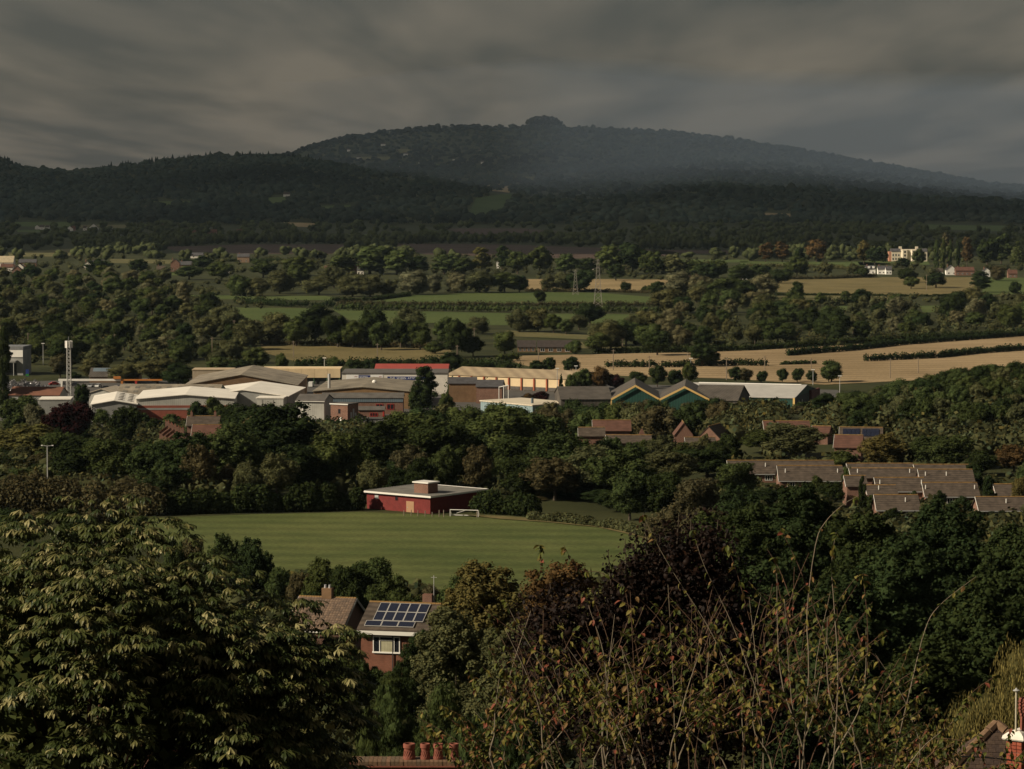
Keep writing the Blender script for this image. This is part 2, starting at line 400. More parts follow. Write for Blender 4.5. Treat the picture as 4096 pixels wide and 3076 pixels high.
G_TAN = grass_mat('tan_field', (.18, .135, .065), (.27, .20, .105), .015, None, .4)
G_DRY = grass_mat('dry_pasture', (.115, .095, .042), (.175, .140, .062), .03, (R(4), 9.0, .82, 1.12, 3.0), .5)
G_PLOUGH = grass_mat('ploughed', (.050, .034, .026), (.078, .052, .040), .02, None, .4)
G_PITCH = grass_mat('mown_grass', (.060, .078, .024), (.096, .108, .036), .05, (R(3.2), 9.5, .86, 1.09, 3.2), 1.5)
G_LONG = grass_mat('long_grass', (.10, .085, .035), (.16, .13, .06), .2, None, 2.0)

us = np.linspace(-.34, .34, 150); Ds = np.unique(np.concatenate([np.arange(2, 40, 3), np.arange(40, 320, 7), np.arange(320, 1300, 12), np.geomspace(1300, 5000, 40), np.arange(5000, 10500, 55), np.geomspace(10500, 15000, 14)]))
UU, DD = np.meshgrid(us, Ds); XX = UU * (DD + 40); ZZ = hgt(XX, DD)
v = np.stack([XX, DD, ZZ], -1).reshape(-1, 3); nr, nc = XX.shape
idx = np.arange(nr * nc).reshape(nr, nc); q = np.stack([idx[:-1, :-1], idx[:-1, 1:], idx[1:, 1:], idx[1:, :-1]], -1).reshape(-1, 4)
prop(link('ground', npmesh('ground', v, np.zeros((0, 3), int), q, np.ones((len(v), 3)), G_ROUGH, True)), kind='structure')

FIELDS = []
def inpoly(x, y, P):
    r = False; j = len(P) - 1
    for i in range(len(P)):
        if (P[i][1] > y) != (P[j][1] > y) and x < (P[j][0] - P[i][0]) * (y - P[i][1]) / (P[j][1] - P[i][1]) + P[i][0]: r = not r
        j = i
    return r
def field(pts, mat, off=.15, cuts=0, name='field'):
    FIELDS.append(pts)
    bm = bmesh.new(); f = bm.faces.new([bm.verts.new(ground(*p)) for p in pts]); bmesh.ops.triangulate(bm, faces=[f])
    if cuts: bmesh.ops.subdivide_edges(bm, edges=bm.edges[:], cuts=cuts, use_grid_fill=True)
    for w in bm.verts: w.co.z = hz(w.co.x, w.co.y) + off
    bmesh.ops.recalc_face_normals(bm, faces=bm.faces[:])
    m = bpy.data.meshes.new(name); bm.to_mesh(m); bm.free(); m.materials.append(mat)
    for pl in m.polygons:
        if pl.normal.z < 0: pl.flip()
    return prop(link(name, m), kind='structure')
# the playing field
field([(420, 2118), (640, 2074), (1000, 2060), (1450, 2050), (1850, 2068), (2000, 2076), (2200, 2091), (2390, 2111), (2560, 2150), (2610, 2180), (2560, 2260), (2250, 2350), (1900, 2400), (1500, 2360), (1000, 2290), (600, 2200)], G_PITCH, .12, 3, 'playing_field')
field([(1840, 2062), (2000, 2068), (2200, 2082), (2400, 2098), (2580, 2140), (2620, 2178), (2560, 2152), (2390, 2113), (2200, 2094), (2000, 2080)], G_LONG, .25, 2, 'grass_bank')
# the plain
field([(1000, 1186), (1300, 1184), (1360, 1194), (1330, 1202), (1000, 1201)], G_FIELD)
field([(700, 1182), (860, 1180), (1000, 1186), (1000, 1200), (860, 1196)], G_FIELD)
field([(1490, 1206), (1650, 1181), (2000, 1168), (2400, 1172), (2600, 1188), (2650, 1206), (2630, 1219), (2200, 1216), (1800, 1213)], G_FIELD)
field([(930, 1231), (1240, 1234), (1270, 1250), (1230, 1276), (1000, 1290), (950, 1280)], G_FIELD)
field([(1330, 1238), (2040, 1254), (2660, 1260), (2640, 1294), (2000, 1302), (1400, 1282)], G_FIELD)
field([(2080, 1117), (2300, 1116), (2680, 1119), (2640, 1166), (2400, 1164), (2090, 1158)], G_TAN)
field([(1040, 1378), (1400, 1386), (1800, 1398), (1830, 1432), (1500, 1450), (1180, 1446), (1050, 1410)], G_DRY)
field([(2020, 1322), (2390, 1343), (2380, 1360), (2040, 1346)], G_DULL)
field([(2280, 1370), (2500, 1373), (2500, 1396), (2290, 1394)], G_DULL)
field([(2040, 1446), (2090, 1424), (2400, 1417), (2750, 1410), (3000, 1403), (3300, 1384), (3560, 1366), (3800, 1353), (4200, 1334), (4200, 1480), (3700, 1520), (3300, 1540), (2900, 1515), (2500, 1505), (2200, 1490)], G_STUB, .15, 0, 'stubble_field')
field([(3100, 1120), (3560, 1109), (3890, 1109), (3920, 1165), (3700, 1182), (3300, 1180), (3110, 1168)], G_DRY)
field([(3930, 1110), (4180, 1112), (4180, 1180), (3930, 1178)], G_FIELD)
field([(3100, 1182), (3560, 1184), (3550, 1200), (3120, 1200)], G_DULL)
field([(3330, 1225), (3420, 1224), (3420, 1246), (3340, 1246)], G_FIELD)
field([(3680, 1224), (3790, 1222), (3790, 1250), (3690, 1250)], G_FIELD)
field([(2960, 1046), (3430, 1047), (3600, 1056), (3420, 1067), (2960, 1066)], G_FIELD)
field([(2600, 1036), (3000, 1040), (2990, 1050), (2620, 1048)], G_FIELD)
field([(3430, 1046), (3710, 1040), (3720, 1060), (3440, 1062)], G_FIELD)
field([(440, 1036), (700, 1040), (700, 1056), (440, 1052)], G_DULL)
field([(620, 1090), (780, 1092), (770, 1103), (620, 1101)], G_FIELD)
field([(30, 1010), (290, 995), (280, 1026), (40, 1028)], G_DULL)
field([(650, 988), (1000, 978), (1380, 978), (1370, 1016), (1000, 1016), (700, 1005)], G_PLOUGH)
field([(1540, 974), (2000, 978), (2600, 998), (2760, 1015), (2500, 1038), (2100, 1030), (1700, 1018)], G_PLOUGH)
field([(2600, 1000), (2960, 1002), (2950, 1014), (2640, 1016)], G_PLOUGH)
field([(1780, 914), (2100, 914), (2420, 946), (2100, 946), (1850, 936)], G_PLOUGH)
field([(60, 888), (280, 889), (285, 908), (60, 905)], G_FIELD)
field([(300, 899), (520, 899), (520, 913), (300, 913)], G_DULL)
field([(70, 920), (260, 921), (260, 930), (70, 929)], G_FIELD)
field([(1135, 889), (1260, 893), (1258, 909), (1138, 907)], G_TAN)
field([(3690, 898), (4020, 903), (4020, 926), (3710, 916)], G_FIELD)
field([(1350, 937), (1560, 938), (1560, 950), (1350, 949)], G_FIELD)
# clearings on the hill
for P_, m_ in (([(1870, 862), (1905, 797), (2045, 778), (2052, 800), (2005, 857), (1930, 868)], grass_mat('hill_pasture', (.040, .058, .020), (.055, .074, .027), .012)), ([(1935, 745), (2048, 738), (2042, 776), (1950, 766)], G_TAN),
               ([(597, 811), (768, 811), (762, 829), (600, 826)], G_FIELD), ([(1072, 796), (1172, 790), (1162, 826), (1070, 817)], G_FIELD),
               ([(1290, 829), (1418, 824), (1412, 846), (1288, 849)], G_FIELD), ([(3058, 856), (3178, 860), (3172, 877), (3058, 873)], G_TAN),
               ([(1590, 600), (1640, 601), (1636, 622), (1605, 620)], G_DULL), ([(1510, 630), (1570, 631), (1565, 645), (1512, 643)], G_DULL), ([(1405, 631), (1485, 631), (1480, 642), (1410, 641)], G_DULL),
               ([(1740, 660), (1790, 662), (1786, 684), (1745, 681)], G_FIELD), ([(2060, 710), (2150, 712), (2140, 724), (2062, 722)], G_DULL)):
    field(P_, m_, 2.5, 4, 'clearing')

# ------------------------------------------------------------------ clouds over the far country (they shade the hill)
gx, gy = np.meshgrid(np.linspace(-16000, 15000, 60), np.linspace(0, 1, 34))
edge = 2660 + 120 * np.sin(gx / 1400.0) + 90 * np.sin(gx / 530.0 + 1)
GY = edge + gy * (19500 - edge); GZ = 1480 + 60 * np.sin(gx / 900.0 + GY / 700.0) + 45 * np.sin(gx / 410.0 - GY / 520.0)
v = np.stack([gx, GY, GZ], -1).reshape(-1, 3); v2 = v + np.array([0, 0, 260.0]); nr, nc = gx.shape; ii = np.arange(nr * nc).reshape(nr, nc)
q1 = np.stack([ii[:-1, :-1], ii[1:, :-1], ii[1:, 1:], ii[:-1, 1:]], -1).reshape(-1, 4); q2 = q1[:, ::-1] + nr * nc
ring = np.concatenate([ii[0, :], ii[1:, -1], ii[-1, -2::-1], ii[-2:0, 0][::1]]); q3 = np.stack([ring, np.roll(ring, -1), np.roll(ring, -1) + nr * nc, ring + nr * nc], -1)
mc = bpy.data.materials.new('cloud'); mc.use_nodes = True; t = mc.node_tree
for n in list(t.nodes): t.nodes.remove(n)
o_ = t.nodes.new('ShaderNodeOutputMaterial'); d_ = t.nodes.new('ShaderNodeBsdfDiffuse'); d_.inputs[0].default_value = (.62, .68, .78, 1)
tr_ = t.nodes.new('ShaderNodeBsdfTranslucent'); tr_.inputs[0].default_value = (.48, .56, .70, 1); ms_ = t.nodes.new('ShaderNodeMixShader'); ms_.inputs[0].default_value = .55
t.links.new(d_.outputs[0], ms_.inputs[1]); t.links.new(tr_.outputs[0], ms_.inputs[2])
tp_ = t.nodes.new('ShaderNodeBsdfTransparent'); m2_ = t.nodes.new('ShaderNodeMixShader'); m2_.inputs[0].default_value = .36      # thin enough for a little sun to come through
t.links.new(ms_.outputs[0], m2_.inputs[1]); t.links.new(tp_.outputs[0], m2_.inputs[2]); t.links.new(m2_.outputs[0], o_.inputs[0])
prop(link('clouds', npmesh('clouds', np.concatenate([v, v2]), np.zeros((0, 3), int), np.concatenate([q1, q2, q3]), np.ones((len(v) * 2, 3)), mc, True)), 'thick grey cloud layer hanging over the far hill', 'clouds', kind='stuff')

# ------------------------------------------------------------------ woods on the hill (one mass)
rg = np.random.default_rng(11)
def lumps(cen, rad, seed, var=.3, sub=2, hue=.10, patch=0.0):
    g = np.random.default_rng(seed); iv, fi = ICO2 if sub == 2 else ICO1
    fi = fi[iv[fi].mean(1)[:, 2] > -.25]; n, k = len(cen), len(iv)
    nz_ = 1 + g.normal(0, .16, (n, k, 1)); vv = cen[:, None] + iv[None] * rad[:, None] * nz_
    ti = 1 + g.uniform(-var, var, (n, 1, 1))
    if patch:                                # stands of different woodland
        x_, y_ = cen[:, 0], cen[:, 1]; pt_ = np.sin(x_ * .0041 + 1.1 * np.sin(y_ * .0023)) + np.sin(y_ * .0047 + x_ * .0019) + .7 * np.sin(x_ * .011 - y_ * .006)
        ti = ti * np.clip(1 + patch * pt_, .45, 1.9)[:, None, None]
    h = g.normal(0, hue, (n, 1, 1)); tn = np.concatenate([ti * (1 + h), ti, ti * (1 - h)], 2) * (1 + g.uniform(-.15, .15, (n, k, 1)))
    return vv.reshape(-1, 3), (fi[None] + (np.arange(n) * k)[:, None, None]).reshape(-1, 3), np.zeros((0, 4), int), tn.reshape(-1, 3)
def skyline(px):
    xs = px / d2s; return min(np.interp(xs, [p[0] for p in T_], [p[1] for p in T_]) for T_ in (RA, RB, RC)) * d2s
cen, rad = [], []
tries = 0
while len(cen) < 11000 and tries < 60000:
    tries += 1
    px = rg.uniform(-60, 4160); py = rg.uniform(skyline(px) + 3, 900)
    if any(inpoly(px, py, P_) for P_ in FIELDS): continue
    if any(inpoly(px, py + 9, P_) for P_ in FIELDS) and rg.random() < .85: continue
    g = ground(px, py); k = rg.uniform(.5, 1.1)
    if py > 760 and rg.random() < .35: k *= 1.3
    cen.append((g.x, g.y, g.z + 5.5 * k)); rad.append((7.2 * k * rg.uniform(.8, 1.4), 7.2 * k, 6.2 * k * rg.uniform(.8, 1.2)))
for px in np.arange(-80, 4180, 7.0):              # the tree line along each ridge
    for tab, DR, hh in ((RA, DA, 12), (RB, DB, 13), (RC, DC, 11)):
        u = (px - CX) / F
        for q_ in range(3):
            D = DR + rg.uniform(-260, 90); x = (u + rg.uniform(-.0004, .0004)) * D; z = hz(x, D)
            if z < 12: continue
            k = rg.uniform(.3, 1.2) * (1 if rg.random() < .85 else 1.4)
            cen.append((x, D, z + 4.2 * k)); rad.append((5.5 * k * rg.uniform(.8, 1.7), 5.5 * k, 5.2 * k))
parts = [lumps(np.array(cen), np.array(rad), 4, .24, hue=.05, patch=.20)]
cv_, ct_, cc_ = [], [], []; off = 0                # conifers that stand up from the left ridge
for px in list(np.arange(-60, 60, 8)) + [p_ for p_ in np.arange(400, 1290, 7.5) if rg.random() < .75]:
    D = DB + rg.uniform(-60, 60); x = (px + rg.uniform(-4, 4) - CX) / F * D; z = hz(x, D); h = rg.uniform(10, 21); r = rg.uniform(3.2, 5.2)
    ring_ = [(x + r * math.cos(a), D + r * math.sin(a), z + 1) for a in np.arange(7) * .8976]; mid = [(x + r * .62 * math.cos(a + .4), D + r * .62 * math.sin(a + .4), z + h * .5) for a in np.arange(7) * .8976]
    cv_ += ring_ + mid + [(x, D, z + h)]
    for j in range(7):
        k = (j + 1) % 7; ct_ += [(off + j, off + k, off + 7 + j), (off + k, off + 7 + k, off + 7 + j), (off + 7 + j, off + 7 + k, off + 14)]
    cc_ += [(.55, .6, .65)] * 15; off += 15
parts.append((np.array(cv_), np.array(ct_), np.zeros((0, 4), int), np.array(cc_)))
m_ = npmesh('woods', *merge(parts), FOL); w_ = prop(link('hill_woods', m_), 'dark woods covering the long hill on the horizon', 'woods', kind='stuff'); w_.color = (.034, .043, .032, 1)
# the clump of tall trees on the summit
cs, rs = [], []
for i in range(90):
    px = rg.uniform(2108, 2244); D = DA + rg.uniform(-50, 40); x = (px - CX) / F * D; e = 1 - abs((px - 2176) / 72) ** 2.6
    z = hz(x, D); top = 16 + 25 * max(e, 0); cs.append((x, D, z + top * rg.uniform(.25, .84))); k = rg.uniform(5.5, 9); rs.append((k, k, k * .85))
tr = MB()
for i in range(16):
    x = (rg.uniform(2112, 2240) - CX) / F * DA; z = hz(x, DA); tr.tube([(x, DA, z - 2), (x, DA, z + 24)], [.9, .5], 5)
sc_ = thing('summit_clump', 'flat-topped clump of tall trees on the very top of the hill', 'tree clump', ((2176 - CX) / F * DA, DA, hz((2176 - CX) / F * DA, DA)))
o = link('crowns', npmesh('crowns', *lumps(np.array(cs), np.array(rs), 9, .15), FOL), sc_, -sc_.location); o.color = (.036, .042, .024, 1); o['kind'] = 'stuff'
o = tr.build('trunks', BARK, sc_, -sc_.location); o['kind'] = 'stuff'

# ------------------------------------------------------------------ woods and hedges of the far plain (one mass)
cs, rs = [], []; n_ = 0; tries = 0
def far_tree(px, py, wd, ht):
    D = depth_of(py); x = xat(px, D, py)
    for j in range(4):
        a = rg.uniform(0, 6.28); k = wd * rg.uniform(.24, .36)
        cs.append((x + math.cos(a) * wd * .24, D + math.sin(a) * wd * .24, ht * rg.uniform(.42, .74))); rs.append((k, k, ht * .30))
    cs.append((x, D, ht * .42)); rs.append((wd * .42, wd * .42, ht * .44))
while n_ < 900 and tries < 20000:
    tries += 1
    py = 905 + 140 * rg.random() ** 1.1; px = rg.uniform(-60, 4160)
    D = depth_of(py); top = py - 12 * F / D
    if any(inpoly(px, py, P_) for P_ in FIELDS): continue
    if any(inpoly(px + dx, py - 5, P_) for P_ in FIELDS for dx in (-12, 12)) and rg.random() < .9: continue
    if any(inpoly(px, py - 22, P_) for P_ in FIELDS) and rg.random() < .75: continue
    far_tree(px, py, rg.uniform(11, 19), rg.uniform(9, 15)); n_ += 1
for x0, x1, py, ht in ((600, 1720, 975, 17), (1500, 2350, 972, 15), (2560, 3300, 998, 19), (3000, 3560, 1036, 16), (2000, 2500, 955, 11), (380, 800, 985, 15)):
    for px in np.arange(x0, x1, 15.0): far_tree(px + rg.uniform(-6, 6), py + rg.uniform(-4, 3), rg.uniform(9, 14), ht * rg.uniform(.7, 1.15))
cs = np.array(cs); rs = np.array(rs)
m_ = npmesh('woods', *blobs(cs, rs, 60000, .85, seed=8, core=.9, lobe_var=.34, leaf_var=.3, hue=.09), FOL)
w_ = prop(link('plain_woods', m_), 'distant woods and hedges on the plain below the hill', 'woods', kind='stuff'); w_.color = (.060, .070, .030, 1)

# ------------------------------------------------------------------ haze
def volume(name, dens, col, aniso=0.0):
    m = bpy.data.materials.new(name); m.use_nodes = True; t = m.node_tree
    for n in list(t.nodes): t.nodes.remove(n)
    o = t.nodes.new('ShaderNodeOutputMaterial'); p = t.nodes.new('ShaderNodeVolumePrincipled'); p.inputs['Density'].default_value = dens; p.inputs['Color'].default_value = (*col, 1); p.inputs['Anisotropy'].default_value = aniso
    t.links.new(p.outputs[0], o.inputs['Volume']); return m
b = MB().box(-6500, 6500, -30, 15600, -14, 345)
HAZE = b.build('haze', volume('haze', 0.8e-5, (.62, .82, 1.0))); prop(HAZE, 'thin pale haze lying over the whole plain', 'haze', kind='stuff')

# a thin rain shower in front of the hill: thickness, and so its veil, grows away from its edge
b = MB(); ys_ = ((1100, 7700, 0), (1300, 7600, 260), (1960, 6300, 300), (2110, 6050, 620), (2260, 6000, 1000), (2600, 6150, 1300), (2900, 6650, 1500), (3300, 6850, 1750), (4300, 6900, 1900))
lo, hi = [], []
for px, d0, th in ys_:
    u = (px - CX) / F; lo.append((u * d0, d0)); hi.append((u * (d0 + th + 5), d0 + th + 5.0))
foot = lo + hi[::-1]; b.prism([(x, y, -10) for x, y in foot], (0, 0, 338)); RAIN = b.build('rain_shower', volume('rain', 3.6e-4, (.74, .86, 1.0))); prop(RAIN, 'pale veil of rain drifting across the far hill', 'rain', kind='stuff')

# ================================================================== BUILDINGS
WHITE = M('white_paint', (.74, .72, .67), .6, .08, .3); CREAM = M('cream_panel', (.60, .47, .29), .7, .10, .25); TANROOF = M('fibre_cement_roof', (.25, .215, .165), .9, .40, .16, kind='corr', p=1.1)
GREYROOF = M('grey_sheet_roof', (.115, .105, .095), .85, .25, .3, kind='corr', p=.9); DARKROOF = M('dark_sheet_roof', (.085, .074, .063), .9, .32, .22, kind='corr', p=1.2)
WHITEROOF = M('white_sheet_roof', (.74, .70, .62), .6, .13, .12, kind='corr', p=1.4, col2=(.66, .62, .55)); GREYCLAD = M('grey_cladding', (.26, .26, .245), .6, .22, .2, kind='corr', p=.8, col2=(.25, .25, .235))
PALECLAD = M('pale_cladding', (.40, .39, .35), .6, .2, .2, kind='corr', p=.7, col2=(.34, .335, .30)); BLUECLAD = M('blue_grey_cladding', (.13, .17, .20), .6, .1, .3, kind='corr', p=.8)
PALEBLUE = M('pale_blue_cladding', (.24, .32, .34), .6, .1, .3, kind='corr', p=1.0); GREENCLAD = M('green_cladding', (.022, .070, .055), .6, .15, .3, kind='corr', p=1.0)
BRICK = M('red_brick', (.165, .064, .040), .9, .2, .5, kind='brick', col2=(.24, .19, .15)); BROWNBRICK = M('brown_brick', (.175, .095, .045), .9, .2, .4, kind='brick', col2=(.19, .14, .09))
REDROOF = M('red_sheet_roof', (.33, .065, .05), .7, .12, .3, kind='corr', p=.8); YELLOW = M('yellow_trim', (.62, .42, .16), .6, .06); GLASS = M('dark_glass', (.012, .014, .018), .12, .1, 1, .6)
TILE = M('brown_tile', (.078, .060, .046), .92, .42, .8, kind='rows', p=.34, col2=(.052, .040, .031)); REDTILE = M('red_tile', (.115, .056, .039), .92, .28, .45, kind='rows', p=.34, col2=(.085, .042, .031))
SLATE = M('slate', (.075, .072, .075), .7, .3, .5, kind='rows', p=.4); FASCIA = M('fascia_white', (.66, .64, .59), .5, .05); REDPAINT = M('red_paint', (.36, .035, .028), .5, .12, .5)
GALV = M('galvanised', (.36, .36, .35), .45, .1, 1.0, .5); WOOD = M('pole_wood', (.20, .16, .12), .9, .2, 2.0); LICHEN = M('lichen_ridge', (.20, .12, .045), .95, .45, 1.2)
PAVRED = M('red_painted_brick', (.165, .026, .023), .8, .2, 1.0, kind='brick', col2=(.13, .022, .02)); FELT = M('roof_felt', (.15, .142, .125), .85, .3, .5)
CONC = M('concrete', (.42, .39, .34), .9, .15, 1.2); ORANGE = M('orange_paint', (.42, .16, .04), .6, .1); BLUE = M('sign_blue', (.018, .035, .16), .5, .05); TERRA = M('terracotta', (.20, .068, .046), .85, .2, 6.0)
SOLAR = M('solar_glass', (.010, .013, .028), .18, .2, 3.0, .6, kind='corr', p=.16, col2=(.018, .022, .04)); ALU = M('aluminium', (.45, .43, .40), .35, .05, 1, .5); TARMAC = M('tarmac', (.075, .070, .064), .9, .2, .2)
STONE = M('pale_stone', (.64, .57, .44), .85, .12, .4); RENDER = M('pale_render', (.66, .62, .55), .8, .1, .5); CURTAIN = M('net_curtain', (.38, .36, .24), .9, .25, 1, kind='corr', p=.16)
STEEL = M('pylon_steel', (.22, .20, .18), .6, .1)

def frame(name, label, cat, xl, xr, D, rot=0.0, zb=0.0, group=None):
    """a building whose front left corner stands at photo column xl, depth D; returns root and front width"""
    x0 = xat(xl, D); th = R(rot)
    # right end of the front lies on the ray of xr
    u = (xr - CX) / F / (cp) ; Wd = (u * D - x0) / (math.cos(th) - u * math.sin(th))
    return thing(name, label, cat, (x0, D, zb), th, group), Wd
def walls_gf(r, W_, dep, e, rise, mat, z0=-1.0, name='wall'):       # gable to the front
    return MB().prism([(0, 0, z0), (W_, 0, z0), (W_, 0, e), (W_ / 2, 0, e + rise), (0, 0, e)], (0, dep, 0)).build(name, mat, r)
def roof_gf(r, W_, dep, e, rise, mat, o=.5, t=.22, name='roof', ov=None):
    k = rise / (W_ / 2); z = e + .04; b = MB(); ov = o if ov is None else ov
    b.prism([(-o, -ov, z - o * k), (W_ / 2, -ov, z + rise), (W_ / 2, -ov, z + rise + t), (-o, -ov, z - o * k + t)], (0, dep + 2 * ov, 0))
    b.prism([(W_ / 2 + .002, -ov, z + rise), (W_ + o, -ov, z - o * k), (W_ + o, -ov, z - o * k + t), (W_ / 2 + .002, -ov, z + rise + t)], (0, dep + 2 * ov, 0))
    return b.build(name, mat, r)
def walls_rp(r, W_, dep, e, rise, mat, z0=-1.0, name='wall'):       # ridge parallel to the front
    return MB().prism([(0, 0, z0), (0, 0, e), (0, dep / 2, e + rise), (0, dep, e), (0, dep, z0)], (W_, 0, 0)).build(name, mat, r)
def roof_rp(r, W_, dep, e, rise, mat, o=.4, t=.2, ov=.3, name='roof'):
    k = rise / (dep / 2); z = e + .04; b = MB()
    b.prism([(-ov, -o, z - o * k), (-ov, dep / 2, z + rise), (-ov, dep / 2, z + rise + t), (-ov, -o, z - o * k + t)], (W_ + 2 * ov, 0, 0))
    b.prism([(-ov, dep / 2 + .002, z + rise), (-ov, dep + o, z - o * k), (-ov, dep + o, z - o * k + t), (-ov, dep / 2 + .002, z + rise + t)], (W_ + 2 * ov, 0, 0))
    return b.build(name, mat, r)
def box(r, name, mat, *a): return MB().box(*a).build(name, mat, r)
def window(r, x, z, w, h, fm=None, y=0.0, bars=1, side=None, glass=None):
    """frame with sill and pane set in a front (side=None), right or left wall; the pane is the window's own piece"""
    fm = fm or FASCIA; t = max(.07, w * .06); b = MB()
    b.box(x, x + w, y - .09, y - .003, z, z + t); b.box(x, x + w, y - .09, y - .003, z + h - t, z + h); b.box(x, x + t, y - .09, y - .003, z + t, z + h - t); b.box(x + w - t, x + w, y - .09, y - .003, z + t, z + h - t)
    for i in range(1, bars + 1):
        xm = x + w * i / (bars + 1); b.box(xm - t * .45, xm + t * .45, y - .085, y - .003, z + t, z + h - t)
    f = b.build('window', fm, r); MB().box(x + t, x + w - t, y - .045, y - .002, z + t, z + h - t).build('pane', glass or GLASS, f)
    if side == 'right': f.rotation_euler = (0, 0, math.pi / 2); f.location = (y, 0, 0)
    return f
def pipe(r, name, x, y, z0, z1, rad, mat): return MB().tube([(x, y, z0), (x, y, z1)], rad, 10).build(name, mat, r)

# ------------------------------------------------------------------ red pavilion on the playing field
pc = at(1721, 2060, 571); pz = hz(pc.x, pc.y)
r = thing('pavilion', 'low dark red flat-roofed pavilion with brick tower beside the playing field', 'pavilion', (pc.x, pc.y, pz), R(52))
PW, PD, PH = 16.5, 16.0, 3.2
w_ = box(r, 'wall', PAVRED, 0, PW, 0, PD, -.6, PH)
MB().box(-.55, PW + .6, -.55, PD + .6, PH + .004, PH + .22).build('roof', FELT, r)
b = MB(); b.box(-.62, PW + .66, -.62, -.552, PH - .06, PH + .30); b.box(-.62, -.552, -.552, PD + .66, PH - .06, PH + .30); b.box(PW + .602, PW + .66, -.552, PD + .66, PH - .06, PH + .3); b.box(-.552, PW + .60, PD + .602, PD + .66, PH - .06, PH + .3)
b.build('fascia', FASCIA, r)
tw = box(r, 'tower', BRICK, 3.2, 6.2, 3.2, 6.7, PH + .22, PH + 2.15); MB().box(2.95, 6.45, 2.95, 6.95, PH + 2.152, PH + 2.40).build('cap', FASCIA, tw)
d = MB().box(-.05, -.003, 4.05, 5.95, -.3, 2.1).build('door', M('tan_door', (.34, .20, .115), .8, .1), r); MB().box(-.09, -.052, 5.6, 5.7, .8, 1.0).build('handle', GALV, d)
for y0, w0, z0, h0, m0 in ((8.1, .62, 2.1, .62, GLASS), (13.0, .9, 2.0, .8, GALV)):
    f = MB().box(-.06, -.003, y0 - .06, y0 + w0 + .06, z0 - .06, z0 + h0 + .06).build('window', PAVRED, r); MB().box(-.075, -.062, y0, y0 + w0, z0, z0 + h0).build('pane', m0, f)
g0 = at(1801, 2062, 566); g1 = at(1893, 2064, 563)
def gz(p): return hz(p.x, p.y) + .12
go = thing('football_goal', 'small white football goal frame standing beside the red pavilion', 'goal', (g0.x, g0.y, gz(g0)))
gw = (g1 - g0).length; HM = 1.25; GP = M('goal_white', (.62, .60, .56), .5, .06)
for n_, p_ in (('post', [(0, 0, 0), (0, 0, HM)]), ('post', [(gw, -1.2, 0), (gw, -1.2, HM)]), ('crossbar', [(0, 0, HM), (gw, -1.2, HM)]), ('brace', [(0, 0, .15), (gw * .55, 1.3, HM * .8)]), ('ground_bar', [(.3, 1.6, .06), (gw + .3, .4, .06)]), ('brace', [(gw, -1.2, HM), (gw + .3, .4, .06)]), ('brace', [(0, 0, HM), (.3, 1.6, .06)])):
    MB().tube(p_, .075, 8).build(n_, GP, go)
for i, (px, top, bot) in enumerate(((1616, 2034, 2056), (1645, 2036, 2060), (1672, 2038, 2061), (1701, 2040, 2063), (1729, 2044, 2062), (1757, 2036, 2063), (1775, 2036, 2064), (1908, 2047, 2070))):
    D = 567 - i * .4; p_ = at(px, bot, D); zb = hz(p_.x, D); b = MB().tube([(0, 0, -.3), (0, 0, (bot - top) / pxm(D) + .15)], [.10, .085], 7)
    o = b.build('fence_stake', WOOD, None, (p_.x, D, zb)); prop(o, '%s wooden stake along the front of the red pavilion, counted from its tan door' % ordi(i + 1), 'stake', 'stakes in front of the pavilion')
o = MB().box(-.35, .35, -.25, .25, 0, .9).build('litter_bin', REDPAINT, None); p_ = at(1264, 2040, 580); o.location = (p_.x, 580, hz(p_.x, 580)); prop(o, 'small red bin at the hedge edge past the pavilion', 'bin')

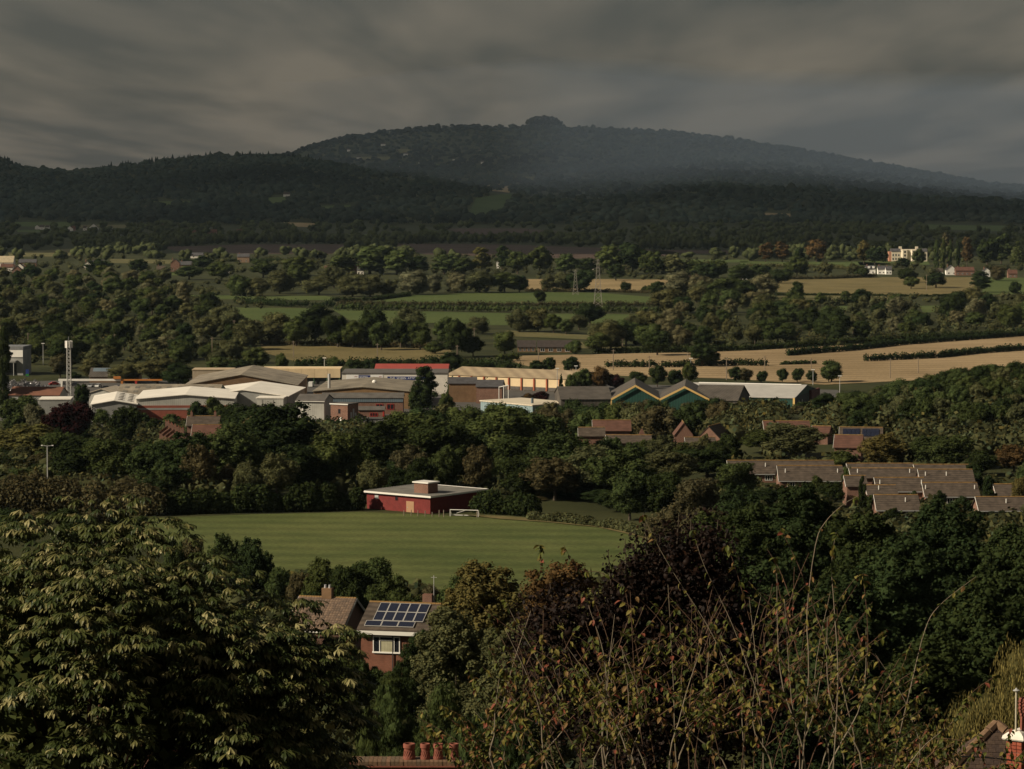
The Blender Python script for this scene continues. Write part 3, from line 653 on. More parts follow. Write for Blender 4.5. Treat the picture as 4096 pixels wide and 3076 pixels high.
# ------------------------------------------------------------------ houses of the estate with brown tiled roofs
def tile_house(label, xl, xr, yr, ye, D, dep=8.0, roof=None, rot=0.0, wall=None, wins=0, chim=(), vents=(), panels=None, group='tiled houses', gable=False, zb=None, fascia=True, ridge=True):
    e_ = zat(ye, D); x0 = xat((xl + xr) / 2, D); zb = hz(x0, D + 3) - .5 if zb is None else zb
    r, W_ = frame('tiled_house', label, 'house', xl, xr, D, rot, zb, group); e = e_ - zb
    if gable:
        rise = zat(yr, D) - e_; walls_gf(r, W_, dep, e, rise, wall or BRICK); roof_gf(r, W_, dep, e, rise, roof or TILE, .25, .14, ov=.18)
        MB().tube([(W_ / 2, -.1, e + rise + .2), (W_ / 2, dep + .1, e + rise + .2)], .14, 6).build('ridge_tiles', LICHEN, r)
    else:
        rise = zat(yr, D + dep / 2) - e_; rise = max(rise, 1.2); walls_rp(r, W_, dep, e, rise, wall or BRICK); roof_rp(r, W_, dep, e, rise, roof or TILE, .4, .14)
        if ridge: MB().tube([(-.25, dep / 2, e + rise + .19), (W_ + .25, dep / 2, e + rise + .19)], .14, 6).build('ridge_tiles', LICHEN, r)
        if fascia:
            k = rise / (dep / 2)
            if wins: MB().box(-.3, W_ + .3, -.52, -.43, e - .4 * k - .06, e - .4 * k + .08).build('gutter', GALV, r)
            for sx in (-.36,):
                MB().prism([(sx, -.4, e - .4 * k - .02), (sx, dep / 2, e + rise + .02), (sx, dep / 2, e + rise + .24), (sx, -.4, e - .4 * k + .2)], (.05, 0, 0)).build('bargeboard', FASCIA, r)
        for cx_ in chim:
            c_ = MB().box(cx_ * W_ - .35, cx_ * W_ + .35, dep / 2 - .3, dep / 2 + .3, e + rise - .5, e + rise + 1.25).build('chimney', BRICK, r)
            MB().lathe([(.13, 0), (.15, .0), (.11, .45), (.0, .45)], 8, (cx_ * W_, dep / 2, e + rise + 1.25)).build('pot', TERRA, c_)
        for cx_ in vents:
            MB().tube([(cx_ * W_, dep * .25, e + rise * .45), (cx_ * W_, dep * .25, e + rise * .5 + .95)], .10, 8).build('vent_pipe', FASCIA, r)
        if panels:
            s = math.atan2(rise, dep / 2)
            for (u0, nx, ny) in panels:
                for i in range(nx):
                    for j in range(ny):
                        p_ = MB().box(0, .95, 0, 1.5, 0, .05).build('solar_panel', SOLAR, r); p_.location = (u0 * W_ + i * 1.0, dep * .06 + j * 1.56 * math.cos(s), e + .3 + dep * .06 * rise / (dep / 2) + j * 1.56 * math.sin(s)); p_.rotation_euler = (s, 0, 0)
    for i in range(wins):
        window(r, W_ * (i + .35) / wins, e - 1.55, min(1.6, W_ / wins * .6), 1.15, bars=2)
    return r
H = tile_house
H('long brown tiled terrace whose white-framed windows show above a treetop', 2920, 3340, 1845, 1893, 640, wins=4, vents=(.18, .35), chim=())
H('brown tiled house with brick gable end and white windows below the long terrace', 3122, 3375, 1866, 1920, 615, wins=3, vents=(.1, .93))
H('brown tiled house with white verge, back roof of the middle pair', 3402, 3660, 1857, 1888, 622, vents=())
H('brown tiled house in front of the middle pair, two white vent pipes on its roof', 3412, 3668, 1876, 1912, 608, vents=(.1, .92))
H('brown tiled house, back roof of the pair beside the orange tree', 3672, 3896, 1862, 1892, 616)
H('brown tiled house, front roof of the pair beside the orange tree', 3690, 3900, 1881, 1930, 602, vents=(.1, .5), wins=2)
H('small brown tiled roof tucked below the middle pair of houses', 3392, 3470, 1906, 1945, 588)
H('brown tiled house with bright white gutter line over a sunny brick wall', 3515, 3705, 1914, 1963, 585, wins=2, vents=(.07, .95))
H('short brown tiled roof in front of the house with the bright gutter', 3478, 3592, 1944, 1979, 572, vents=(.4,))
H('brown tiled house with tall white gable verge near the dark cypress', 3708, 3920, 1934, 1984, 580, vents=(.02, .95), wins=1)
H('brown tiled house beyond the dark cypress at the picture edge', 3996, 4150, 1940, 1988, 575)
H('brown tiled roof half hidden behind the large dark evergreens', 3515, 3682, 1983, 2038, 550, vents=(.7,), wins=2)
H('brown tiled house with white bay window below the dark cypress', 3925, 4150, 1991, 2040, 548, vents=(.5,), wins=2)
H('red tiled house with a small glazed dormer above the olive tree', 3062, 3240, 1686, 1722, 730, roof=REDTILE, vents=(.3,))
H('red tiled roof with its brick gable turned to the light, next to the dormer house', 3245, 3312, 1706, 1738, 722, roof=REDTILE, rot=-14)
H('dark roofed house with two blocks of solar panels on the slope', 3362, 3528, 1711, 1754, 700, roof=TILE, rot=-8, panels=((.06, 4, 2), (.53, 4, 2)))
H('red tiled house standing in front of the house with solar panels', 3340, 3446, 1742, 1788, 680, roof=REDTILE, rot=-10)
H('small red tiled house with one row of solar panels', 3587, 3676, 1720, 1748, 718, roof=REDTILE, rot=-6, panels=((.05, 5, 1),))
H('long low red tiled roof above the green garden trees', 3690, 3930, 1738, 1757, 735, roof=REDTILE)
H('red tiled roof at the edge of the picture above the autumn trees', 4010, 4150, 1752, 1768, 740, roof=REDTILE)
H('weathered red tiled house standing among trees below the yellow-edged gables', 2375, 2522, 1683, 1722, 760, roof=REDTILE)
H('brown tiled roof at the tree belt, lower neighbour of the weathered house', 2318, 2418, 1712, 1744, 742)
H('long brown tiled roof half sunk in the tree belt', 2430, 2605, 1743, 1772, 712)
H('red brick gable end with pointed roof among the trees', 2700, 2772, 1694, 1740, 735, roof=REDTILE, gable=True, dep=7)
H('grey-brown roofed brick house with its gable beside the pointed one', 2790, 2880, 1706, 1752, 728, roof=TILE, gable=True, dep=9, rot=-22)
H('brown tiled roof just below the two brick gables', 2748, 2862, 1752, 1784, 705)
D = 730; tz = hz(xat(2568, D), D); tr_ = thing('roof_turret', 'small pointed red tiled turret roof among the trees', 'turret', (xat(2568, D), D, tz)); te = zat(1746, D) - tz
MB().box(-.85, .85, -.85, .85, -1, te).build('wall', BRICK, tr_); b = MB(); k = 1.0; ap = (0, 0, te + 2.1)
for a, c in (((-k, -k), (k, -k)), ((k, -k), (k, k)), ((k, k), (-k, k)), ((-k, k), (-k, -k))): b.poly([(*a, te + .02), (*c, te + .02), ap])
b.poly([(-k, -k, te + .01), (-k, k, te + .01), (k, k, te + .01), (k, -k, te + .01)]); b.build('roof', REDTILE, tr_)
H('old brown tiled house with two brick chimneys in front of the white warehouse', 747, 872, 1666, 1702, 850, dep=8, chim=(.1, .86))
H('lower red-brown tiled roof in front of the two-chimney house', 766, 905, 1701, 1744, 838, roof=REDTILE, dep=9)
for i, (px, yt) in enumerate(((664, 1683), (676, 1692), (690, 1698), (704, 1706), (722, 1712))):
    D = 846 - i * 3; zb = hz(xat(px, D), D); r = thing('terrace_house', '%s narrow terrace house of the chimney row, counted from the white warehouse' % ordi(i + 1), 'house', (xat(px, D) - 2.0, D, zb), 0, 'terrace with chimneys')
    e = zat(yt + 46, D) - zb; walls_gf(r, 4.2, 7, e, 1.6, BRICK); roof_gf(r, 4.2, 7, e, 1.6, REDTILE, .2, .14)
    c_ = MB().box(1.5, 2.7, 1.4, 2.1, e + 1.0, e + 3.0).build('chimney', BRICK, r)
    for q_ in (1.75, 2.45): MB().lathe([(.12, 0), (.14, .0), (.10, .42), (0, .42)], 8, (q_, 1.75, e + 3.0)).build('pot', TERRA, c_)

# ------------------------------------------------------------------ two nearer houses below the playing field
def near_house(name, label, xl, xr, ye, yr, D, rot, dep, rise):
    zb = hz(xat((xl + xr) / 2, D), D + 4) - .4; e = zat(ye, D) - zb
    r, W_ = frame(name, label, 'house', xl, xr, D, rot, zb); return r, W_, e
r, W_, e = near_house('tiled_house', 'brown tiled house with dark gable and pale bargeboards beside the solar house', 1150, 1358, 2508, 2388, 318, -15, 9, 3.0)
dep, rise = 9.0, 2.55
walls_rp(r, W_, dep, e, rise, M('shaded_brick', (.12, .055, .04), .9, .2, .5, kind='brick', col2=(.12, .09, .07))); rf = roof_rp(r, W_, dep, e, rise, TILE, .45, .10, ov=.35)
BB = M('pale_bargeboard', (.30, .29, .28), .6, .05)
for sx in (-.42, W_ + .36):
    for y0, y1, z0, z1 in ((-.45, dep / 2, e - .33, e + rise), (dep + .45, dep / 2, e - .33, e + rise)):
        MB().prism([(sx, y0, z0 - .12), (sx, y1, z1 - .12), (sx, y1, z1 + .16), (sx, y0, z0 + .16)], (.06, 0, 0)).build('bargeboard', BB, r)
MB().tube([(-.4, -.58, e - .36), (W_ + .4, -.58, e - .36)], .08, 8).build('gutter', FASCIA, r)
s = math.atan2(rise, dep / 2); sl_ = math.hypot(rise, dep / 2) + .5; ng, ncol = 14, 21; tw_, tg = (W_ + .7) / ncol, sl_ / ng
TM = [M('tile_%d' % i, c, .92, .3, 2.5) for i, c in enumerate(((.15, .105, .075), (.125, .088, .064), (.17, .118, .082), (.11, .08, .06)))]
tms = [MB().prism([(0.008, -.02, .012), (tw_ - .008, -.02, .012), (tw_ - .008, -.02, .055), (tw_ * .5, -.02, .075), (0.008, -.02, .055)], (0, tg * 1.06, -.035)).mesh('tile', m) for m in TM]
for j in range(ng):
    for i in range(ncol):
        o = link('tile', random.choice(tms), rf); u = -.45 / math.cos(s) + j * tg
        o.location = (-.35 + i * tw_, u * math.cos(s) - .012 * math.sin(s), e + .17 + u * math.sin(s) + random.uniform(-.006, .012)); o.rotation_euler = (s, 0, random.uniform(-.008, .008))
for i in range(22):
    o = MB().tube([(0, 0, 0), (W_ / 22 - .01, 0, 0)], .13, 8).build('ridge_tile', LICHEN, r); o.location = (-.35 + i * (W_ + .7) / 22, dep / 2, e + rise + .14)
c_ = MB().box(W_ * .40, W_ * .40 + 1.1, dep / 2 - .4, dep / 2 + .4, e + rise - .4, e + rise + 1.15).build('chimney', BROWNBRICK, r)
for q_ in (.3, .8): MB().lathe([(.12, 0), (.15, 0), (.12, .32), (.14, .36), (0, .36)], 10, (W_ * .4 + q_, dep / 2, e + rise + 1.15)).build('pot', GALV, c_)

r, W_, e = near_house('solar_house', 'brick house with thirteen solar panels on its tiled roof and a white window', 1440, 1742, 2512, 2414, 293, -13, 8.6, 2.6)
dep, rise = 8.6, 1.85
walls_rp(r, W_, dep, e, rise, M('near_brick', (.175, .066, .040), .9, .25, .8, kind='brick', col2=(.17, .09, .06))); rf = roof_rp(r, W_, dep, e, rise, TILE, .5, .12, ov=.3); s = math.atan2(rise, dep / 2)
MB().box(-.3, W_ + .3, -.66, -.52, e - .52, e - .16).build('fascia', FASCIA, r); MB().box(-.3, W_ + .3, -.52, -.002, e - .50, e - .44).build('soffit', FASCIA, r)
for i in range(20):
    o = MB().tube([(0, 0, 0), (W_ / 20, 0, 0)], .12, 8).build('ridge_tile', LICHEN, r); o.location = (-.3 + i * (W_ + .6) / 20.5, dep / 2, e + rise + .16)
def panel(x, u, w, l):
    p_ = MB().box(.04, w - .04, .04, l - .04, 0.02, .055).build('solar_panel', SOLAR, r)
    b = MB(); b.box(0, w, 0, .04, 0, .07); b.box(0, w, l - .04, l, 0, .07); b.box(0, .04, .04, l - .04, 0, .07); b.box(w - .04, w, .04, l - .04, 0, .07)
    b.build('frame', ALU, p_)
    p_.location = (x, u * math.cos(s), e + .24 + u * math.sin(s)); p_.rotation_euler = (s, 0, 0)
for i in range(5): panel(.95 + i * 1.03, 2.70, 1.0, 1.65); panel(.95 + i * 1.03, 1.02, 1.0, 1.65)
for i in range(3): panel(.35 + i * 1.68, -.05, 1.64, 1.0)
c_ = MB().box(W_ * .66, W_ * .66 + .95, dep / 2 + .4, dep / 2 + 1.1, e + rise - .9, e + rise + 1.0).build('chimney', BRICK, r)
mast = MB().tube([(W_ * .66 + 1.1, dep / 2 + .7, e + rise - .4), (W_ * .66 + 1.1, dep / 2 + .7, e + rise + 2.9)], .035, 6).build('aerial_mast', GALV, r)
MB().tube([(W_ * .66 + .8, dep / 2 + .7, e + rise + 2.7), (W_ * .66 + 1.4, dep / 2 + .7, e + rise + 2.7)], .02, 5).build('aerial', GALV, mast)
wx, wz, ww, wh = 1.25, e - 2.35, 2.75, 1.62; b = MB(); t_ = .09
b.box(wx - .06, wx + ww + .06, -.16, -.003, wz - .05, wz + t_); b.box(wx, wx + ww, -.12, -.003, wz + wh - t_, wz + wh)
for q_ in (0, .235, .765, 1.0 - t_ / ww): b.box(wx + q_ * ww, wx + q_ * ww + t_, -.12, -.003, wz + t_, wz + wh - t_)
b.box(wx + .235 * ww + t_, wx + .765 * ww, -.12, -.003, wz + wh * .74, wz + wh * .74 + t_)
f = b.build('window', WHITE, r)
for a0, a1, z0, z1 in ((t_, .235 * ww, t_, wh - t_), (.235 * ww + t_, .765 * ww, wh * .74 + t_, wh - t_), (.765 * ww + t_, ww - t_, t_, wh - t_)): MB().box(wx + a0, wx + a1, -.05, -.002, wz + z0, wz + z1).build('pane', GLASS, f)
MB().box(wx + .235 * ww + t_, wx + .765 * ww, -.05, -.002, wz + t_, wz + wh * .74).build('curtain', CURTAIN, f)
pipe(r, 'drainpipe', W_ * .43, -.12, -.5, e - .5, .06, M('dark_pipe', (.03, .03, .032), .6))

# ------------------------------------------------------------------ trading estate
def build_gf(label, xl, xr, ye, ya, D, dep, wall, roof, rot=0, name='warehouse', cat='warehouse', zb=0.0, o=.5):
    r, W_ = frame(name, label, cat, xl, xr, D, rot, zb, 'sheds of the trading estate'); e = zat(ye, D) - zb; rise = max(zat(ya, D) - zb - e, .6)
    walls_gf(r, W_, dep, e, rise, wall); roof_gf(r, W_, dep, e, rise, roof, o); return r, W_, e, rise
def build_rp(label, xl, xr, ye, rise, D, dep, wall, roof, rot=0, name='warehouse', cat='warehouse', zb=0.0):
    r, W_ = frame(name, label, cat, xl, xr, D, rot, zb, 'sheds of the trading estate'); e = zat(ye, D) - zb
    walls_rp(r, W_, dep, e, rise, wall); roof_rp(r, W_, dep, e, rise, roof); return r, W_, e, rise
def build_flat(label, xl, xr, yt, D, dep, wall, roof, rot=0, name='warehouse', cat='warehouse', zb=0.0, lip=.35):
    r, W_ = frame(name, label, cat, xl, xr, D, rot, zb, 'sheds of the trading estate'); e = zat(yt, D) - zb
    MB().box(0, W_, 0, dep, -1, e).build('wall', wall, r); MB().box(-.2, W_ + .2, -.2, dep + .2, e + .004, e + lip).build('roof', roof, r); return r, W_, e
# white office at the edge of the picture
r, W_, e = build_flat('white and grey flat-roofed office block behind the scrap heap', -90, 93, 1399, 1350, 14, GREYCLAD, M('grey_band', (.16, .165, .17), .6), -6, 'office_block', 'office', lip=1.6)
b = MB().box(2, W_ + .02, -.35, -.003, e - 3.2, e - .05).build('white_band', WHITE, r); MB().box(9, W_ - 4.5, -.45, -.36, e - 2.0, e - 1.0).build('window', GLASS, b)
MB().box(4, W_ - 2.5, -3.6, -.004, e - 5.4, e - 4.6).build('canopy', GREYCLAD, r); MB().box(2, W_ - 3.0, -.20, -.003, .2, e - 6).build('dark_recess', GLASS, r)  # dark sheet put in for the dark recess below the canopy
for q_ in (8, W_ - 3.4): pipe(r, 'post', q_, -3.3, -.5, e - 5.4, .18, GALV)
o = MB().box(0, 1.5, 0, .4, 0, 3.2).build('totem_sign', BLUE, None, (xat(103, 1340), 1340, 0.0)); prop(o, 'blue and green totem sign beside the white office block', 'sign'); MB().box(.02, 1.48, -.03, -.004, .2, 1.2).build('green_panel', M('sign_green', (.03, .16, .03), .5), o)
# long dark shed
r, W_, e, rise = build_rp('long shed with dark roof and pale ridge lights behind the crane', 358, 553, 1507, 3.3, 1300, 13, BROWNBRICK, DARKROOF)
MB().prism([(1, 3.6, e + 2.02), (1, 6.3, e + 3.38), (1, 6.3, e + 3.46), (1, 3.6, e + 2.10)], (W_ - 2, 0, 0)).build('ridge_light', BLUECLAD, r)
# gantry crane
D = 1270; r = thing('gantry_crane', 'gantry crane with a long white and orange beam in the scrapyard', 'crane', (xat(234, D), D, 0)); bz = zat(1520, D); Lb = (651 - 234) / pxm(D)
MB().box(0, Lb * .6, -.5, .5, bz - .35, bz + .45).build('beam', WHITE, r); MB().box(Lb * .6 + .003, Lb, -.45, .45, bz - .3, bz + .35).build('beam', ORANGE, r, ); MB().box(Lb * .53, Lb * .6, -.9, .9, bz + .452, bz + 1.5).build('hoist', ORANGE, r)
for q_, m0 in ((.6, ORANGE), (.735, REDPAINT), (.02, WHITE)): MB().prism([(Lb * q_, -.5, bz - .36), (Lb * q_ + 1.0, -.5, bz - .36), (Lb * q_ + .7, -.5, -.3), (Lb * q_ + .2, -.5, -.3)], (0, 1, 0)).build('leg', m0, r)
# scrap heap
rg2 = np.random.default_rng(3); cs, D = [], 1232; b = MB()
r = thing('scrap_heap', 'long heap of glinting crushed scrap metal behind the brown roof', 'scrap heap', (xat(80, D), D, 0))
for i in range(2600):
    x = rg2.uniform(-13.5, 13.5); y = rg2.uniform(-3.5, 8); top = 5.3 * (1 - abs(x / 14) ** 3) * (1 - abs((y - 2.5) / 7.5) ** 2) * (1 + .18 * math.sin(x * 1.3) + .12 * math.sin(x * 3.1 + y)); z = top * rg2.uniform(.55, 1.0)
    c = Vector((x, y, max(z, .1))); a = Vector(rg2.normal(0, 1, 3)).normalized() * rg2.uniform(.2, .55); d = Vector(rg2.normal(0, 1, 3)); d = a.cross(d).normalized() * rg2.uniform(.15, .45)
    n_ = a.cross(d).normalized() * .12; b.quad(c - a, c + d, c + a + n_, c - d)
o = b.build('scrap', M('scrap_metal', (.20, .195, .20), .32, .5, 1.6, .6, metal=.55), r); o['kind'] = 'stuff'
b = MB(); gx2, gy2 = 16, 7
pts = [[(-13.5 + 27 * i / gx2, -3.5 + 11.5 * j / gy2, max(0, 4.1 * (1 - abs((-13.5 + 27 * i / gx2) / 14) ** 3) * (1 - abs((-3.5 + 11.5 * j / gy2 - 2.5) / 7.5) ** 2)) - .3) for i in range(gx2 + 1)] for j in range(gy2 + 1)]
for j in range(gy2):
    for i in range(gx2): b.quad(pts[j][i], pts[j][i + 1], pts[j + 1][i + 1], pts[j + 1][i])
b.build('mound', M('scrap_dark', (.06, .058, .06), .6, .5, 1.2), r)
build_rp('low shed with red-brown roof in front of the scrap heap', 36, 236, 1580, 2.6, 1150, 13, GREYCLAD, M('rust_roof', (.155, .070, .045), .9, .15, .3), -6)
build_flat('low white-roofed unit beside the dark conifer', 156, 280, 1600, 1118, 13, GREYCLAD, WHITEROOF, 4)
build_gf('pale ribbed shed end between the mast and the white roofs', 356, 455, 1572, 1556, 1142, 18, PALECLAD, M('beige_roof', (.42, .36, .28), .8), -10)
r, W_, e, rise = build_gf('wide white-roofed shed with dark rooflight slots', 366, 545, 1619, 1604, 1082, 44, GREYCLAD, WHITEROOF, 6)
k = rise / (W_ / 2)
for i in range(5):
    for j in range(2): MB().box(W_ * .5 + 1.2 + j * 3.4, W_ * .5 + 3.0 + j * 3.4, 6 + i * 7.5, 8.4 + i * 7.5, e + rise + .27 - k * (2.4 + j * 3.4), e + rise + .33 - k * (1.6 + j * 3.4)).build('rooflight', GREYROOF, r)
r, W_, e, rise = build_rp('long tan roofed shed with two rows of grey rooflights', 462, 868, 1584, 3.5, 1128, 25, GREENCLAD, TANROOF, -3)
for i in range(9):
    for j in range(2):
        y0 = 3.2 + j * 4.6; MB().prism([(2 + i * 4, y0, e + .28 + y0 * .28), (3.7 + i * 4, y0, e + .28 + y0 * .28), (3.7 + i * 4, y0 + 1.9, e + .28 + (y0 + 1.9) * .28), (2 + i * 4, y0 + 1.9, e + .28 + (y0 + 1.9) * .28)], (0, 0, .06)).build('rooflight', M('dull_light', (.125, .115, .095), .6), r)
r, W_, e, rise = build_gf('large warehouse with white roof, pale cladding and red brick base', 545, 935, 1597, 1581, 1088, 42, PALECLAD, WHITEROOF, 3)
MB().box(.2, W_ - .2, -.25, -.003, -.5, e - 2.3).build('brick_base', M('brick_plain', (.22, .068, .045), .9, .15, .6), r); MB().box(.1, W_ - .1, -.34, -.252, e - 3.9, e - 3.2).build('band', GREYCLAD, r)
r, W_, e, rise = build_gf('wide grey-walled warehouse with shallow white roof next to the brick-based one', 790, 1150, 1584, 1560, 1122, 46, GREYCLAD, WHITEROOF, -4)
MB().box(W_ * .70, W_ - .3, -9.0, -.003, -1, e - .1).build('annexe', PALECLAD, r); MB().box(W_ * .69, W_ - .1, -9.2, -.004, e - .098, e + .25).build('annexe_roof', WHITEROOF, r)
for q_ in (.76, .88): MB().box(W_ * q_, W_ * q_ + .18, -9.06, -9.002, .2, e - .6).build('downpipe', GREYROOF, r)
r, W_, e, rise = build_gf('great brown brick hall with broad tan roof', 741, 1188, 1541, 1500, 1180, 58, BROWNBRICK, TANROOF)
build_flat('flat tan block behind the great brown hall', 770, 930, 1481, 1255, 12, M('tan_render', (.34, .28, .2), .9, .15), M('tan_coping', (.40, .31, .2), .8))
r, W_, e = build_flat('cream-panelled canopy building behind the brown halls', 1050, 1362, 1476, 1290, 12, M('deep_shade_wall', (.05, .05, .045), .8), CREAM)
for i in range(6):
    MB().box(i * W_ / 6 + .04, (i + 1) * W_ / 6 - .04, -.9, -.2, e - 3.7, e + .1).build('panel', CREAM, r)
for i in range(7): pipe(r, 'post', .4 + i * (W_ - .8) / 6, -.6, -.5, e - 3.7, .22, M('green_post', (.05, .10, .05), .6))
# white unit with blue signs
r, W_, e = build_flat('white-fronted unit with dark blue shop signs', 1368, 1790, 1496, 1230, 26, RENDER, GREYROOF, 0, 'shop_unit', 'shop', lip=.5)
def sx_(px): return (px - 1368) / pxm(1230)
def sz_(py): return zat(py, 1230)
SW = M('sign_white', (.80, .79, .77), .5, .03)
for a0, a1, y0, y1, m0 in ((1386, 1434.5, 1499, 1517, SW), (1435, 1482, 1501, 1513, BLUE), (1482.5, 1532, 1499, 1517, SW), (1550, 1722, 1506, 1519, BLUE)):
    MB().box(sx_(a0), sx_(a1), -.12, -.003, sz_(y1), sz_(y0)).build('sign_board', m0, r)
def text(s_, x, y, z, size, mat, parent, rot=(math.pi / 2, 0, 0), align='LEFT'):
    c = bpy.data.curves.new('lettering', 'FONT'); c.body = s_; c.size = size; c.align_x = align; c.extrude = .01; c.materials.append(mat)
    tmp = link('lettering', c); bpy.context.view_layer.update(); me = bpy.data.meshes.new_from_object(tmp); bpy.data.objects.remove(tmp)
    o = link('lettering', me, parent, (x, y, z)); o.rotation_euler = rot; return o
text('THE  SEVERN  ATTIC', sx_(1560), -.14, sz_(1516.3), 1.15, SW, r); text('SEVERN', sx_(1438), -.14, sz_(1511.5), 1.0, SW, r)
RT = M('sign_red_text', (.45, .12, .12), .6); text('attic', sx_(1418), -.14, sz_(1508), .7, RT, r); text('attic', sx_(1516), -.14, sz_(1508), .7, RT, r)
# red roofed building
r, W_, e, rise = build_rp('long low building with a red sheet roof behind the white shop unit', 1499, 1790, 1482, 2.2, 1330, 20, BRICK, REDROOF, -2)
for i in range(8): window(r, 1.5 + i * W_ / 8.4, .6, 2.2, 1.7)
# cream warehouse with red-brown columns
r, W_ = frame('warehouse', 'long cream warehouse with red-brown columns and tan ribbed roof', 'warehouse', 1788, 2290, 1272, -30, 0, 'sheds of the trading estate'); e = zat(1499, 1272)
walls_rp(r, W_, 26, e, 2.6, CREAM); roof_rp(r, W_, 26, e, 2.6, M('tan_rib_roof', (.34, .265, .17), .85, .15, .3, kind='corr', p=6.2, col2=(.26, .20, .13)))
for i in range(11): MB().box(i * W_ / 10 - .3, i * W_ / 10 + .3, -.5, -.003, -.5, e - .2).build('column', M('column_red', (.30, .09, .05), .8), r)
for i in range(10): MB().box(i * W_ / 10 + .8, (i + 1) * W_ / 10 - .8, -.2, -.003, .2, 1.6).build('loading_bay', M('bay_dark', (.10, .09, .08), .8), r)
# second brown hall
r, W_, e, rise = build_gf('second brown brick hall with patched tan roof and steel flue', 1254, 1643, 1566, 1549, 1150, 56, M('ochre_brick', (.235, .135, .06), .9, .2, .4, kind='brick', col2=(.2, .14, .08)), M('patched_roof', (.215, .185, .14), .9, .42, .12, kind='corr', p=1.1), -2)
pipe(r, 'flue', (1308 - 1254) / pxm(1150), 9, e, zat(1495, 1159), .55, GALV); MB().lathe([(0, 0), (.8, 0), (.9, .7), (.5, 1.2), (0, 1.3)], 10, (W_ * .57, 26, e + rise * .9)).build('vent_cowl', WHITE, r)
# grey blocks in front
r, W_, e, rise = build_rp('brick and blue-grey block with red-framed windows under a dark roof', 1288, 1612, 1592, 1.5, 1120, 9, BRICK, GREYROOF, 0)
MB().box(0, W_, -.2, -.003, e - 1.5, e - .1).build('cladding_band', BLUECLAD, r)
for q_ in (.665, .80): window(r, W_ * q_, e - 4.3, 2.7, 2.1, REDPAINT, bars=1)
r, W_, e, rise = build_rp('small lean-to block with red window frames below the blue-grey band', 1432, 1536, 1640, 1.0, 1106, 6, BRICK, GREYROOF, 0)
window(r, W_ * .45, e - 2.4, 2.9, 1.4, REDPAINT, bars=2); MB().box(W_ - .5, W_ + .05, -.12, -.003, -.2, e - .5).build('door', REDPAINT, r)
r, W_, e, rise = build_rp('grey ribbed metal shed with dark pitched roof', 1184, 1296, 1604, 1.9, 1094, 15, PALECLAD, GREYROOF, -9)
MB().box(-.32, W_ + .32, -.52, -.41, e - .2, e + .05).build('gutter', FASCIA, r); MB().box(W_ * .22, W_ * .22 + .35, -.2, -.003, -.5, e - .3).build('downpipe', WHITE, r)
r, W_, e = build_flat('small red brick box with pale eaves and a white door', 1322, 1390, 1616, 1088, 7.5, BRICK, GREYROOF, -28, lip=.3)
MB().box(-.3, W_ + .3, -.32, -.205, e - .1, e + .32).build('fascia', FASCIA, r); MB().box(W_ * .5, W_ * .5 + 1.0, -.1, -.003, .3, 2.2).build('door', WHITE, r); MB().box(W_ * .45, W_ * .45 + .9, -.1, -.003, 3.6, 5.2).build('window', GLASS, r)
for y0, z0 in ((2, 1.0), (3.6, 2.2), (5, .6)): MB().box(W_ + .003, W_ + .08, y0, y0 + 1, z0, z0 + 3).build('shutter', GALV, r)
# blue shed, corner on
pc = at(2130, 1622, 1096); r = thing('warehouse', 'pale blue walled shed with cream flat roof seen corner-on', 'warehouse', (pc.x, 1096, 0), R(40), 'sheds of the trading estate'); e = pc.z
MB().box(0, 20, 0, 30, -1, e - .2).build('wall', PALEBLUE, r); MB().box(-.3, 20.3, -.3, 30.3, e - .19, e + .25).build('roof', M('cream_roof', (.56, .49, .38), .8, .1, .15, kind='corr', p=1.5, col2=(.50, .44, .34)), r); pipe(r, 'flue', 5, 6, e, e + 2.2, .5, BLUECLAD)
# green halls with yellow verges
for i, (xl, xr, ya, D, lb) in enumerate(((2444, 2640, 1543, 1090, 'green gabled hall with thick yellow verge, next to the pale blue shed'), (2640, 2838, 1548, 1087, 'green gabled hall with thick yellow verge, next to the pale grey roof'))):
    r, W_, e, rise = build_gf(lb, xl, xr, 1598, ya, D, 40, GREENCLAD, DARKROOF, -4 if i else -2, 'warehouse', 'warehouse', 0, .1)
    for sg in (0, 1):
        x0, x1 = (0 if not sg else W_), W_ / 2
        MB().prism([(x0, -.95, e - .35), (x1, -.95, e + rise - .35), (x1, -.95, e + rise + .42), (x0, -.95, e + .42)], (0, .3, 0)).build('verge', YELLOW, r)
    MB().box(-.1, .35, -.9, -.55, e - 2.6, e - .4).build('post', YELLOW, r)
    MB().box(.4, W_ - .4, -.3, -.003, 0, 3.0).build('shutter', GREYCLAD, r)
build_rp('wide dark lean-to roof beside the yellow-edged halls', 2244, 2446, 1598, 3.4, 1094, 34, DARKROOF, DARKROOF, 3)
r, W_, e, rise = build_rp('dark roof block running back from the yellow-edged halls', 2775, 2950, 1600, 4.6, 1092, 26, DARKROOF, DARKROOF, -14)
